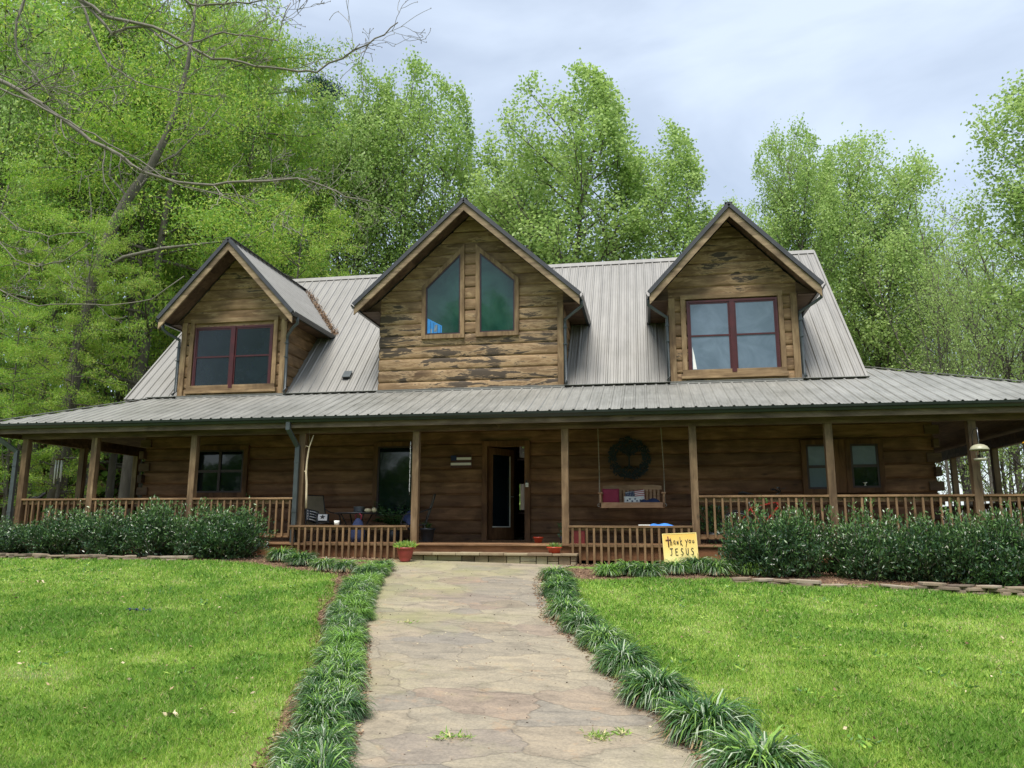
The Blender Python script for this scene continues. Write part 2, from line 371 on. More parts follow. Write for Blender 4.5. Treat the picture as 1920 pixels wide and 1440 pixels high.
# flagstone path
m_, nt, bs = newmat('flagstone_paving'); M['path'] = m_
v = coords(nt, (1.25, 1.95, 1)); wv = noise(nt, v, 1.4, 3); 
mx = nt.nodes.new('ShaderNodeVectorMath'); mx.operation = 'MULTIPLY_ADD'; mx.inputs[1].default_value = (.75, .75, 0)
nt.links.new(wv.outputs['Color'], mx.inputs[0]); nt.links.new(v.outputs[0], mx.inputs[2])
vo = nt.nodes.new('ShaderNodeTexVoronoi'); vo.inputs['Scale'].default_value = 1.0; nt.links.new(mx.outputs[0], vo.inputs['Vector'])
ve = nt.nodes.new('ShaderNodeTexVoronoi'); ve.feature = 'DISTANCE_TO_EDGE'; ve.inputs['Scale'].default_value = 1.0; nt.links.new(mx.outputs[0], ve.inputs['Vector'])
sepc = nt.nodes.new('ShaderNodeSeparateColor'); nt.links.new(vo.outputs['Color'], sepc.inputs[0])
r1 = ramp(nt, [(.0, (.235, .195, .14)), (.3, (.29, .25, .18)), (.5, (.25, .215, .16)), (.7, (.215, .19, .155)), (.85, (.25, .195, .145)), (1., (.30, .26, .185))]); nt.links.new(sepc.outputs[0], r1.inputs[0])
v2 = coords(nt, (1, 2.2, 1)); nb = noise(nt, v2, 2.4, 9, .68, .6); r2 = ramp(nt, [(.3, (.62, .62, .62)), (.5, (1, 1, 1)), (.72, (1.28, 1.25, 1.18))]); nt.links.new(nb.outputs['Fac'], r2.inputs[0])
c = mixc(nt, 1., r1.outputs[0], r2.outputs[0], 'MULTIPLY')
vs = coords(nt); ns = noise(nt, vs, 40, 4, .7); r5 = ramp(nt, [(.3, (.75,)*3), (.6, (1.08,)*3)]); nt.links.new(ns.outputs['Fac'], r5.inputs[0]); c = mixc(nt, 1., c, r5.outputs[0], 'MULTIPLY')
nm = noise(nt, vs, .75, 5, .6); sx = nt.nodes.new('ShaderNodeSeparateXYZ'); nt.links.new(vs.outputs[0], sx.inputs[0])
mrx = nt.nodes.new('ShaderNodeMapRange'); mrx.inputs['From Min'].default_value = 12.6; mrx.inputs['From Max'].default_value = 10.2; nt.links.new(sx.outputs[0], mrx.inputs['Value'])
rm = ramp(nt, [(.62, (0, 0, 0)), (.85, (.55,)*3)]); nt.links.new(math_(nt, 'ADD', nm.outputs['Fac'], math_(nt, 'MULTIPLY', mrx.outputs[0], .25)), rm.inputs[0])
c = mixc(nt, rm.outputs[0], c, (.27, .27, .10))
nf = noise(nt, vs, 3.3, 6, .7); rf = ramp(nt, [(.6, (0, 0, 0)), (.75, (.5,)*3)]); nt.links.new(nf.outputs['Fac'], rf.inputs[0]); c = mixc(nt, rf.outputs[0], c, (.42, .25, .13))
je = ramp(nt, [(.0, (1, 1, 1)), (.018, (0, 0, 0))]); nt.links.new(ve.outputs['Distance'], je.inputs[0])
jn = noise(nt, vs, 1.7, 3); jd = noise(nt, vs, 1.1, 3, .6); jr = ramp(nt, [(.42, (.12,)*3), (.62, (.62,)*3)]); nt.links.new(jd.outputs['Fac'], jr.inputs[0]); jf = math_(nt, 'MULTIPLY', je.outputs[0], jr.outputs[0])
rj = ramp(nt, [(.46, (.14, .11, .08)), (.66, (.30, .26, .20))]); nt.links.new(jn.outputs['Fac'], rj.inputs[0])
c = mixc(nt, jf, c, rj.outputs[0])
nt.links.new(c, bs.inputs['Base Color']); bs.inputs['Roughness'].default_value = .8
hh = math_(nt, 'SUBTRACT', math_(nt, 'MULTIPLY', nb.outputs['Fac'], .6), math_(nt, 'MULTIPLY', je.outputs[0], .5)); bump(nt, bs, hh, .65, .03)
# soil and lawn base
m_, nt, bs = newmat('lawn_soil'); M['lawn'] = m_
v = coords(nt); n = noise(nt, v, .9, 6, .65); n2 = noise(nt, v, 18, 6, .7)
r1 = ramp(nt, [(.35, (.10, .19, .03)), (.52, (.15, .26, .04)), (.66, (.26, .31, .07)), (.8, (.36, .31, .14))]); nt.links.new(n.outputs['Fac'], r1.inputs[0])
r2 = ramp(nt, [(.3, (.55,)*3), (.7, (1.2,)*3)]); nt.links.new(n2.outputs['Fac'], r2.inputs[0])
nt.links.new(mixc(nt, 1., r1.outputs[0], r2.outputs[0], 'MULTIPLY'), bs.inputs['Base Color']); bs.inputs['Roughness'].default_value = .95; bump(nt, bs, n2.outputs['Fac'], .8, .03)
m_, nt, bs = newmat('bark_mulch'); M['mulch'] = m_
v = coords(nt); n2 = noise(nt, v, 28, 6, .7); r1 = ramp(nt, [(.32, (.04, .022, .013)), (.5, (.15, .085, .05)), (.7, (.34, .22, .13))]); nt.links.new(n2.outputs['Fac'], r1.inputs[0])
nt.links.new(r1.outputs[0], bs.inputs['Base Color']); bs.inputs['Roughness'].default_value = .95; bump(nt, bs, n2.outputs['Fac'], 1., .03)
M['chip'] = stonemat('mulch_chip', [(.25, (.07, .035, .02)), (.5, (.22, .13, .075)), (.75, (.42, .29, .17))])
m_, nt, bs = newmat('forest_floor'); M['litter'] = m_
v = coords(nt); n2 = noise(nt, v, 3, 8, .7); r1 = ramp(nt, [(.35, (.05, .035, .02)), (.55, (.13, .095, .06)), (.7, (.09, .12, .03))]); nt.links.new(n2.outputs['Fac'], r1.inputs[0])
nt.links.new(r1.outputs[0], bs.inputs['Base Color']); bs.inputs['Roughness'].default_value = .95
def leafmat(name, a, b, rough=.5, trans=.35, sc=.35, spec=.4):
    m_, nt, bs = newmat(name); v = coords(nt); n = noise(nt, v, sc, 3)
    oi = nt.nodes.new('ShaderNodeObjectInfo'); f = math_(nt, 'ADD', n.outputs['Fac'], math_(nt, 'MULTIPLY', math_(nt, 'SUBTRACT', oi.outputs['Random'], .5), .35))
    r_ = ramp(nt, [(.3, a), (.7, b)]); nt.links.new(f, r_.inputs[0]); nt.links.new(r_.outputs[0], bs.inputs['Base Color'])
    bs.inputs['Roughness'].default_value = rough; bs.inputs['Specular IOR Level'].default_value = spec
    if trans:
        tr = nt.nodes.new('ShaderNodeBsdfTranslucent'); mx = nt.nodes.new('ShaderNodeMixShader'); mx.inputs[0].default_value = trans
        nt.links.new(r_.outputs[0], tr.inputs[0]); nt.links.new(bs.outputs[0], mx.inputs[1]); nt.links.new(tr.outputs[0], mx.inputs[2])
        nt.links.new(mx.outputs[0], nt.nodes['Material Output'].inputs[0])
    return m_
M['pop1'] = leafmat('spring_leaf', (.33, .47, .12), (.41, .55, .17), trans=.5)
M['pop2'] = leafmat('spring_leaf_light', (.40, .56, .17), (.48, .62, .24), trans=.5)
M['pop3'] = leafmat('spring_leaf_deep', (.23, .37, .09), (.29, .44, .12), trans=.45)
M['air1'] = leafmat('feathery_leaf', (0.261, 0.452, 0.053), (0.356, 0.534, 0.071), trans=.52)
M['air2'] = leafmat('feathery_leaf_yellow', (0.403, 0.526, 0.078), (0.493, 0.56, 0.134), trans=.52)
M['air3'] = leafmat('feathery_leaf_deep', (0.159, 0.331, 0.051), (0.245, 0.416, 0.064), trans=.4)
M['con'] = leafmat('conifer_needle', (.02, .06, .035), (.035, .09, .05), trans=.1)
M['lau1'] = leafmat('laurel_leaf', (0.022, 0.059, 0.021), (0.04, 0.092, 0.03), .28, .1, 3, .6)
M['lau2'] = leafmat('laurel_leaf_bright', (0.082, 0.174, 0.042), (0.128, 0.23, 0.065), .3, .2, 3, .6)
M['lau3'] = leafmat('laurel_bud', (.42, .46, .33), (.60, .60, .48), .5, .2, 3)
M['lir1'] = leafmat('liriope_blade', (0.034, 0.098, 0.025), (0.064, 0.149, 0.034), .4, .2, 2, .5)
M['lir2'] = leafmat('liriope_blade_light', (.17, .34, .05), (.26, .43, .08), .4, .25, 2, .5)
M['lir3'] = leafmat('liriope_blade_margin', (.34, .42, .28), (.48, .53, .40), .4, .2, 2, .5)
M['lir4'] = leafmat('liriope_dry_blade', (.28, .19, .10), (.40, .29, .17), .7, .1, 2)
M['gr1'] = leafmat('grass_blade', (0.23, 0.428, 0.059), (0.294, 0.492, 0.075), .5, .35, 1)
M['gr2'] = leafmat('grass_blade_light', (0.407, 0.578, 0.096), (0.482, 0.631, 0.128), .5, .35, 1)
M['gr3'] = leafmat('grass_blade_deep', (0.161, 0.342, 0.048), (0.203, 0.401, 0.059), .5, .3, 1)
M['gr4'] = leafmat('grass_blade_straw', (.50, .47, .20), (.58, .52, .28), .7, .2, 1)
def barkmat(name, stops, sc=5., bmp=.6):
    m_, nt, bs = newmat(name); v = coords(nt, (1, 1, .22)); n = noise(nt, v, 11, 7, .7, .8); v2 = coords(nt, (1, 1, .6)); n2 = noise(nt, v2, 1.6, 4, .6)
    f = math_(nt, 'ADD', math_(nt, 'MULTIPLY', n.outputs['Fac'], .6), math_(nt, 'MULTIPLY', n2.outputs['Fac'], .42))
    r_ = ramp(nt, [(p+.04, c_) for p, c_ in stops]); nt.links.new(f, r_.inputs[0]); nt.links.new(r_.outputs[0], bs.inputs['Base Color'])
    bs.inputs['Roughness'].default_value = .9; bump(nt, bs, n.outputs['Fac'], 1., .03); return m_
M['bark'] = barkmat('grey_bark', [(.25, (.05, .042, .035)), (.5, (.12, .105, .085)), (.75, (.23, .205, .175))], 4., .8)
M['bark2'] = barkmat('pale_bark', [(.25, (.10, .09, .075)), (.5, (.20, .18, .15)), (.75, (.36, .33, .29))], 4., .8)
M['barebark'] = stonemat('twig_bark', [(.25, (.09, .08, .065)), (.5, (.18, .16, .13)), (.75, (.30, .27, .23))], 9., .4)
# ------------------------------------------------------------------ ground, path, beds
xs = np.concatenate([np.arange(-90, -12, 6.), np.arange(-12, 30, .5), np.arange(30, 130, 6.)])
ys = np.concatenate([np.arange(-60, -16, 4.), np.arange(-16, 3, .5), np.arange(3, 40, 2.), np.arange(40, 420, 20.)])
GX, GY = np.meshgrid(xs, ys); GZ = ground(GX, GY)
V = np.stack([GX, GY, GZ], -1).reshape(-1, 3); nx = len(xs); ny = len(ys)
I = (np.arange(ny-1)[:, None]*nx+np.arange(nx-1)[None]).ravel()
F = np.stack([I, I+1, I+1+nx, I+nx], 1)
cen = V[F].mean(1); mi = (cen[:, 1] > 3).astype(int)
me = np_mesh('ground', V, F, [M['lawn'], M['litter']], mi)
g = bpy.data.objects.new('ground', me); COL.objects.link(g); tag(g, kind='structure')
PL = [(729, 1056), (706, 1078), (689, 1098), (683, 1140), (689, 1204), (688, 1268), (679, 1347), (659, 1427), (640, 1500), (600, 1640)]
PR = [(1080, 1054), (1016, 1072), (1004, 1095), (1022, 1162), (1090, 1217), (1157, 1291), (1238, 1355), (1333, 1440), (1420, 1500), (1600, 1640)]
PLw = np.array([on_ground(*p)[:2] for p in PL]); PRw = np.array([on_ground(*p)[:2] for p in PR])
PLw[0] = (9.1, -.28); PRw[0] = (12.35, -.28)
def chain(P, n):
    d = np.r_[0, np.cumsum(np.linalg.norm(np.diff(P, axis=0), axis=1))]; t = np.linspace(0, d[-1], n)
    return np.stack([np.interp(t, d, P[:, i]) for i in (0, 1)], 1)
def by_y(P, Y): return np.interp(-np.asarray(Y), -P[:, 1], P[:, 0])
Yk = np.linspace(-.28, min(PLw[-1, 1], PRw[-1, 1])*0-13.5, 60)
rows = []
for Y in Yk:
    xl, xr = float(by_y(PLw, Y))-.12, float(by_y(PRw, Y))+.08
    rows.append([(x, Y, float(ground(x, Y))+.012) for x in np.linspace(xl, xr, 10)])
mb = MB(); vs = [p for r_ in rows for p in r_]
mb.add(vs, [(i*10+j, i*10+j+1, i*10+j+11, i*10+j+10) for i in range(len(rows)-1) for j in range(9)])
tag(mb.build('path', M['path']), kind='structure')
# mulch beds : strips beside the house and along the left border planting
def strip(edgeA, edgeB, dz, name, mat):
    mb = MB(); n = len(edgeA); vs = []
    for a, b in zip(edgeA, edgeB):
        for k in range(5):
            x = a[0]+(b[0]-a[0])*k/4; y = a[1]+(b[1]-a[1])*k/4; vs.append((x, y, float(ground(x, y))+dz))
    mb.add(vs, [(i*5+j, i*5+j+1, i*5+j+6, i*5+j+5) for i in range(n-1) for j in range(4)])
    return tag(mb.build(name, mat), kind='structure')
bedL = [(-3, -1.35), (0, -1.35), (3, -1.3), (5.5, -1.2), (6.6, -1.35), (7.6, -1.9), (8.6, -2.3), (9.3, -2.2)]
bedR = [(12.0, -1.9), (12.7, -2.0), (13.6, -1.6), (14.6, -1.5), (16.0, -1.55), (18, -1.6), (21, -1.65), (25, -1.7)]
strip(bedL, [(x, .3) for x, y in bedL], .006, 'mulch_bed', M['mulch'])
strip(bedR, [(x, .3) for x, y in bedR], .006, 'mulch_bed', M['mulch'])
hl = [y for y in np.linspace(-1.6, -13, 26)]
strip([(float(by_y(PLw, y))-.62-.06*math.sin(y*2.1), y) for y in hl], [(float(by_y(PLw, y))-.05, y) for y in hl], .006, 'mulch_bed', M['mulch'])

# ------------------------------------------------------------------ the house
H = empty('log_house', (0, 0, 0), label='brown log house with tan metal roof, three dormers and a wraparound porch', cat='house')
XL, XR, YW, YB = 1.66, 19.47, 2.4, 10.4
UL, UR = 1.63, 17.9
EL, ER = -.65, 22.25
ZE, ZJ, ZR, YR = 2.515, 3.41, 7.67, 6.42
SP = (ZJ-ZE)/YW; SM = (ZR-ZJ)/(YR-YW)
def log_wall(mb, O, D, N, s0, s1, z0, z1, h, zs, holes=(), clip=None, bulge=.02, mi=0, pc=9):
    """shell of rounded log courses: O origin, D run direction, N outward normal; holes (s0,s1,z0,z1)"""
    O, D, N = Vector(O), Vector(D), Vector(N)
    k0 = math.floor((z0-zs)/h)
    z = zs+k0*h; zz = []
    while z < z1:
        for i in range(pc):
            a = z+h*i/pc; b = z+h*(i+1)/pc
            a2, b2 = max(a, z0), min(b, z1)
            if b2-a2 < 1e-4: continue
            f = lambda q: bulge*(max(0, 1-abs(2*((q-z)/h)-1)**3.2))-0.004-(.018 if abs(q-z) < 1e-6 or abs(q-z-h) < 1e-6 else 0)
            zz.append((a2, b2, f(a2), f(b2)))
        z += h
    for a, b, fa, fb in zz:
        c = (a+b)/2
        segs = [(s0, s1)]
        for h0, h1, hz0, hz1 in holes:
            if hz0 < c < hz1:
                ns = []
                for p, q in segs:
                    if h1 <= p or h0 >= q: ns.append((p, q)); continue
                    if h0 > p: ns.append((p, h0))
                    if h1 < q: ns.append((h1, q))
                segs = ns
        for p, q in segs:
            pa, qa, pb, qb = p, q, p, q
            if clip:
                la, ra = clip(a); lb, rb = clip(b)
                pa, qa, pb, qb = max(p, la), min(q, ra), max(p, lb), min(q, rb)
                if qa-pa < .01: continue
                if qb < pb: pb = qb = (pb+qb)/2
            P = lambda s_, z_, o_: O+D*s_+Vector((0, 0, z_))+N*o_
            mb.add([P(pa, a, fa), P(qa, a, fa), P(qb, b, fb), P(pb, b, fb)], [(0, 1, 2, 3)], mi, True)
    return mb
# lower front wall with the door opening
mb = MB(); DX0, DX1, DZ1 = 10.19, 11.03, 2.09
log_wall(mb, (0, YW, 0), (1, 0, 0), (0, -1, 0), XL, XR, 0, 3.3, .287, .452-.287*2, [(DX0, DX1, 0, DZ1)], bulge=.014)
mb.build('front_wall', M['log'], H)
mb = MB()
log_wall(mb, (XL, 0, 0), (0, 1, 0), (-1, 0, 0), YW, YB, 0, 3.3, .287, .452-.287*2)
mb.build('side_wall', M['log_side'], H); mb = MB()
log_wall(mb, (XR, 0, 0), (0, 1, 0), (1, 0, 0), YW, YB, 0, 3.25, .287, .452-.287*2)
mb.build('side_wall', M['log_side'], H)
# rear wall with the two glazed openings seen through the open door
p1 = onY(YB, 974, 834); p2 = onY(YB, 990, 858); p3 = onY(YB, 974, 908); p4 = onY(YB, 990, 955)
mb = MB()
log_wall(mb, (0, YB, 0), (1, 0, 0), (0, 1, 0), XL, XR, -.1, 3.3, .287, .452-.287*2, [(p1[0], p2[0], p2[2], p1[2]), (p3[0], p4[0], p4[2], p3[2])], bulge=.03)
mb.build('rear_wall', M['log'], H)
# log corner ends (dovetails)
for X, sgn in ((XL, -1), (XR, 1)):
    mb = MB()
    for k in range(-1, 10):
        z = .452+.287*k-.02
        if z < 0 or z > 2.75: continue
        if k % 2 == 0: mb.box((X-.16 if sgn > 0 else X-.12, YW-.052, z+.05), (X+.12 if sgn > 0 else X+.16, YW+.2, z+.235))
        else: mb.box((X-.05, YW-.14, z+.05), (X+.07, YW+.2, z+.235)) if sgn > 0 else mb.box((X-.07, YW-.14, z+.05), (X+.05, YW+.2, z+.235))
    mb.build('log_corner', M['soffit'], H, bevel=.012)
# interior
mb = MB(); mb.box((9.0, 2.5, -.03), (12.6, YB-.05, .0)); mb.build('interior_floor', M['interior'], H)
mb = MB()
mb.box((8.95, 2.5, 0), (9.0, YB-.02, 3.2)); mb.box((12.6, 2.5, 0), (12.65, YB-.02, 3.2)); mb.box((8.95, 2.5, 3.2), (12.65, YB-.02, 3.25))
mb.box((9.0, 2.47, 0), (DX0-.02, 2.5, 3.2)); mb.box((DX1+.02, 2.47, 0), (12.6, 2.5, 3.2)); mb.box((DX0-.02, 2.47, DZ1), (DX1+.02, 2.5, 3.2))
mb.box((9.3, 5.6, 0), (10.28, 5.7, 3.19))
mb.build('interior_wall', M['interior'], H)
# ribbed metal
def rib_sheet(mb, u0, u1, vlo, vhi, P, first=0., sp=.2286, mi=0, rib=.022, phase=0):
    us = set([u0, u1]); prof = {}
    n0 = math.floor((u0-first)/sp)-1; n1 = math.ceil((u1-first)/sp)+1
    for n in range(n0, n1+1):
        c = first+n*sp
        for d, h in ((-.030, 0), (-.012, rib), (.012, rib), (.030, 0), (.070, 0), (.077, .005), (.084, 0), (.146, 0), (.153, .005), (.160, 0)):
            u = c+d
            if u0 <= u <= u1: us.add(round(u, 4)); prof[round(u, 4)] = h
    us = sorted(us); 
    for a, b in zip(us[:-1], us[1:]):
        ha, hb = prof.get(a, 0), prof.get(b, 0)
        la, lb, ta, tb = vlo(a), vlo(b), vhi(a), vhi(b)
        if ta <= la and tb <= lb: continue
        ta = max(ta, la); tb = max(tb, lb)
        mb.add([P(a, la, ha), P(b, lb, hb), P(b, tb, hb), P(a, ta, ha)], [(0, 1, 2, 3)], mi)
    return mb
nP = 1/math.hypot(1, SP); nM = 1/math.hypot(1, SM)
mb = MB()
rib_sheet(mb, EL, ER, lambda u: 0., lambda u: max(0, min(u-EL, YW if u < UR+.45 else 9, ER-u)), lambda u, v, h: (u, v, ZE+SP*v+h), 0.)
zl = lambda x: ZE+(x-EL)*(ZJ-ZE)/(YW)     # left slope
rib_sheet(mb, 0, 12., lambda y: 0., lambda y: min(y, UL-EL+.1), lambda u, v, h: (EL+v, u, ZE+SP*v+h), 0.)
rib_sheet(mb, 0, 12., lambda y: 0., lambda y: min(y, ER-UR), lambda u, v, h: (ER-v, u, ZE+SP*v+h), 0.)
pr = mb.build('porch_roof', M['proof'], H)
# hip and junction flashing
mb = MB()
def capstrip(a, b, w=.11, th=.012):
    mb.beam(a, b, w, th)
capstrip((EL, -.02, ZE+.03), (UL, UL-EL, ZE+SP*(UL-EL)+.035)); capstrip((ER, -.02, ZE+.03), (UR, ER-UR, ZE+SP*(ER-UR)+.035))
mb.beam((UL-.05, YW-.03, ZJ+.025), (UR+.45, YW-.03, ZJ+.025), .14, .012)
mb.build('ridge_flashing', M['proof'], pr)
# porch soffit (sloping board ceiling) under the sheets
dz = .13
mb = MB()
mb.add([(EL+.15, .12, ZE-dz), (ER-.15, .12, ZE-dz), (ER-.15-YW, YW+.12, ZE-dz+SP*YW), (EL+.15+YW, YW+.12, ZE-dz+SP*YW)], [(0, 1, 2, 3)])
mb.add([(EL+.15, .12, ZE-dz), (EL+.15+YW, YW+.12, ZE-dz+SP*YW), (EL+.15+YW, 12, ZE-dz+SP*YW), (EL+.15, 12, ZE-dz)], [(0, 1, 2, 3)])
mb.add([(ER-.15, .12, ZE-dz), (ER-.15, 12, ZE-dz), (ER-.15-YW-.5, 12, ZE-dz+SP*(YW+.5)), (ER-.15-YW-.5, YW+.62, ZE-dz+SP*(YW+.5)), (ER-.15-YW, YW+.12, ZE-dz+SP*YW)], [(0, 1, 2, 3, 4)])
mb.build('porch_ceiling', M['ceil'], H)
# fascia, gutter
mb = MB(); mb.box((EL+.03, .0, 2.285), (ER-.03, .035, 2.47)); mb.box((EL+.03, .037, 2.285), (EL+.065, 12, 2.47)); mb.box((ER-.065, .037, 2.285), (ER-.03, 12, 2.47))
mb.build('fascia_board', M['fascia'], H, bevel=.004)
def gutter(mb, a, b, out, w=.11, h=.105):
    a, b, out = Vector(a), Vector(b), Vector(out)
    pr_ = [(0, 0), (.0, -h), (w*.62, -h), (w*.78, -h*.62), (w*.95, -h*.42), (w, 0), (w-.012, -.0), (w*.9, -h*.38), (w*.72, -h*.6), (w*.58, -h+.01), (.008, -h+.01), (.008, 0)]
    mb.prism([a+out*x+Vector((0, 0, z)) for x, z in pr_], b-a)
mb = MB(); gutter(mb, (EL-.03, -.003, 2.497), (ER+.03, -.003, 2.497), (0, -1, 0)); mb.build('front_gutter', M['gutter'], H)
mb = MB(); gutter(mb, (EL-.0+.025, .04, 2.495), (EL+.025, 12, 2.495), (-1, 0, 0)); mb.build('side_gutter', M['gutter'], H); mb = MB(); gutter(mb, (ER-.025, .04, 2.495), (ER-.025, 12, 2.495), (1, 0, 0)); mb.build('side_gutter', M['gutter'], H)
# main roof
ML, MR_ = .98, 18.31
def upP(u, v, h): return (u, v-h*SM*nM, ZJ+SM*(v-YW)+h*nM+.02)
mb = MB(); rib_sheet(mb, ML, MR_, lambda u: YW-.02, lambda u: YR, upP, .06)
rib_sheet(mb, ML, MR_, lambda u: YW-.02, lambda u: YR, lambda u, v, h: (u, 2*YR-v+h*SM*nM, ZJ+SM*(v-YW)+h*nM+.02), .06)
mr = mb.build('main_roof', M['roof'], H)
mb = MB()
for s_ in (1, -1):
    mb.beam((ML, YR-s_*.075, ZR+.02-.075*SM+.035), (MR_, YR-s_*.075, ZR+.02-.075*SM+.035), .19, .010, up=(0, -s_*SM, 1))
mb.build('ridge_cap', M['roof'], mr)
mb = MB()
for X, o in ((ML, -1), (MR_, 1)):
    mb = MB()
    for s_ in (1, -1):
        y0 = YR-s_*(YR-YW+.0); mb.beam((X-o*.01, y0, ZJ-.05), (X-o*.01, YR, ZR-.05), .05, .16, up=(0, -s_*SM, 1))
    mb.build('gable_trim', M['roof'], mr)
# gable walls and overhang soffit
mb = MB()
cl = lambda z: (YR-(ZR-.12-z)/SM, YR+(ZR-.12-z)/SM)
log_wall(mb, (UL, 0, 0), (0, 1, 0), (-1, 0, 0), YW, 2*YR-YW, 3.3, 7.5, .285, 3.3, clip=cl)
mb.build('gable_wall', M['log_side'], H); mb = MB()
log_wall(mb, (UR, 0, 0), (0, 1, 0), (1, 0, 0), YW, 2*YR-YW, 3.3, 7.5, .285, 3.3, clip=cl)
mb.build('gable_wall', M['log_side'], H)
for a, b in ((ML+.02, UL), (UR, MR_-.02)):
    mb = MB()
    for s_ in (1, -1):
        mb.add([(a, YR-s_*(YR-YW), ZJ-.10), (b, YR-s_*(YR-YW), ZJ-.10), (b, YR, ZR-.10), (a, YR, ZR-.10)], [(0, 1, 2, 3)])
    mb.build('gable_soffit', M['ceil'], H)
# roof vent
q = onP((0, -SM, 1), ZJ-SM*YW, 652, 708)
mb = MB(); Mx = Matrix.Translation(Vector(q)) @ Matrix.Rotation(math.atan(SM), 4, 'X')
mb.box((-.11, -.10, .0), (.11, .16, .02), 0, Mx); mb.box((-.09, -.08, .02), (.09, .13, .085), 0, Mx); mb.box((-.10, -.10, .085), (.10, .14, .10), 1, Mx)
mb.build('roof_vent', [M['black'], M['gutter_side']], H)

# ------------------------------------------------------------------ dormers
def rpipe(mb, pts, w=.072, d=.055):
    for a, b in zip(pts[:-1], pts[1:]): mb.beam(a, b, w, d, up=(0, 1, 0) if abs(b[2]-a[2]) > .25 else (0, 0, 1))
    for p in pts[1:-1]: mb.box((p[0]-w/2-.002, p[1]-d/2-.002, p[2]-d/2-.002), (p[0]+w/2+.002, p[1]+d/2+.002, p[2]+d/2+.002))
def dormer(x0, x1, rx0, rx1, ax, az, ez, label, logmat, z0=3.42, yf=1.72):
    YF = 2.375
    holes = []
    sl0 = (az-ez)/(ax-rx0); sr0 = (az-ez)/(rx1-ax)
    top = az-.13
    cl = lambda z: (ax-(top-z)/sl0, ax+(top-z)/sr0)
    mb = MB()
    # gable part spreads out over the side walls to the rakes ; below the soffit line it is the box of the dormer
    zs = ez+.02
    log_wall(mb, (0, YF, 0), (1, 0, 0), (0, -1, 0), x0, x1, z0, zs, .2775, 3.345)
    log_wall(mb, (0, YF-.01, 0), (1, 0, 0), (0, -1, 0), rx0+.1, rx1-.1, zs, az-.1, .2775, 3.345, clip=cl, bulge=.012)
    w = mb.build('dormer_front', logmat, H); w['label'] = label
    for X, n in ((x0, -1), (x1, 1)):
        ztop = ez+.15; mb = MB()
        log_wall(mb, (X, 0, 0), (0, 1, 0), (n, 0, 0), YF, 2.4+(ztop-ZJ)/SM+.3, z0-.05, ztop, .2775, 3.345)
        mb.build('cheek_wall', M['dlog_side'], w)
    # corner boards
    for X, o in ((x0, 1), (x1, -1)):
        if X == x0 and ax > 9 and ax < 10: continue
        mb = MB(); mb.box((min(X, X+o*.13)-.004, YF-.062, z0), (max(X, X+o*.13)+.004, YF-.02, zs-.01))
        mb.build('corner_board', M['trim'], w, bevel=.004)
    # flashing strip under the face
    mb = MB(); mb.box((x0-.02, YF-.075, z0-.035), (x1+.02, YF-.0, z0-.003)); mb.build('base_flashing', M['roof'], w)
    # roof : ribbed sheets on both slopes running back into the main roof
    def yback(z): return YW+(z-ZJ)/SM
    mb = MB()
    for xe, s_ in ((rx0, -1), (rx1, 1)):
        sl = (az-ez)/abs(ax-xe); L_ = abs(ax-xe)
        # u = Y along the eave, v = distance up from eave (plan)
        def P(u, v, h, xe=xe, s_=s_, sl=sl): return (xe-s_*v, u, ez+sl*v+h+.01)
        # back limit depends on v -> build per rib from u
        def vlo(u, sl=sl, L_=L_):
            zz = ZJ+SM*(u-YW)
            return min(L_, max(0, (zz-ez-.0)/sl)) if u > YW else 0.
        rib_sheet(mb, yf, yback(az)+.05, vlo, lambda u, L_=L_: L_, P, yf+.08)
    rf = mb.build('dormer_roof', M['roof'], w)
    mb = MB()
    for xe, s_ in ((rx0, -1), (rx1, 1)):
        a = Vector((xe, yf-.012, ez+.0)); b = Vector((ax, yf-.012, az))
        d = (b-a).normalized()
        mb.beam(a-d*.02+Vector((0, 0, .0)), b+Vector((0, 0, .0)), .05, .085, up=(0, 0, 1))
    mb.beam((ax, yf-.03, az+.035), (ax, yback(az)+.1, az+.035), .16, .012)
    mb.build('rake_metal', M['darkmetal'], w)
    mb = MB()
    for xe in (rx0, rx1):
        s_ = -1 if xe < ax else 1; sl = (az-ez)/abs(ax-xe)
        o0 = .045; o1 = .045+.14
        n_ = math.hypot(1, sl)
        pts = [(xe, yf, ez-o0*n_), (ax, yf, az-o0*n_), (ax, yf, az-o1*n_), (xe+s_*-.0, yf, ez-o1*n_+.0)]
        mb.prism(pts, (0, .04, 0))
    mb.build('rake_board', M['rake'], w, bevel=.003)
    # soffit boards under slopes
    mb = MB()
    for xe in (rx0, rx1):
        yb = yback(ez)+.35
        mb.add([(xe, yf+.04, ez-.06), (ax, yf+.04, az-.08), (ax, YF, az-.08), (xe, YF, ez-.06)], [(0, 1, 2, 3)])
        X = x0 if xe < ax else x1; sl = (az-ez)/abs(ax-xe)
        mb.add([(xe, YF-.2, ez-.07), (xe, yb, ez-.07), (X, yb, ez-.07+.0), (X, YF-.2, ez-.07)], [(0, 1, 2, 3)])
        # return box closing the overhang front
        mb.prism([(xe, YF-.035, ez-.07), (X, YF-.035, ez-.07), (X, YF-.035, ez+.05+sl*abs(X-xe)-.2), (xe, YF-.035, ez-.04)], (0, .03, 0))
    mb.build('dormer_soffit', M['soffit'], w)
    mb = MB(); yb = yback(ez)+.05
    gutter(mb, (rx0+.02, yf+.0, ez+.0), (rx0+.02, yb, ez+.0), (-1, 0, 0), .10, .10)
    mb.build('dormer_gutter', M['gutter'], w); mb = MB()
    gutter(mb, (rx1-.02, yf+.0, ez+.0), (rx1-.02, yb, ez+.0), (1, 0, 0), .10, .10)
    mb.build('dormer_gutter', M['gutter'], w)
    return w
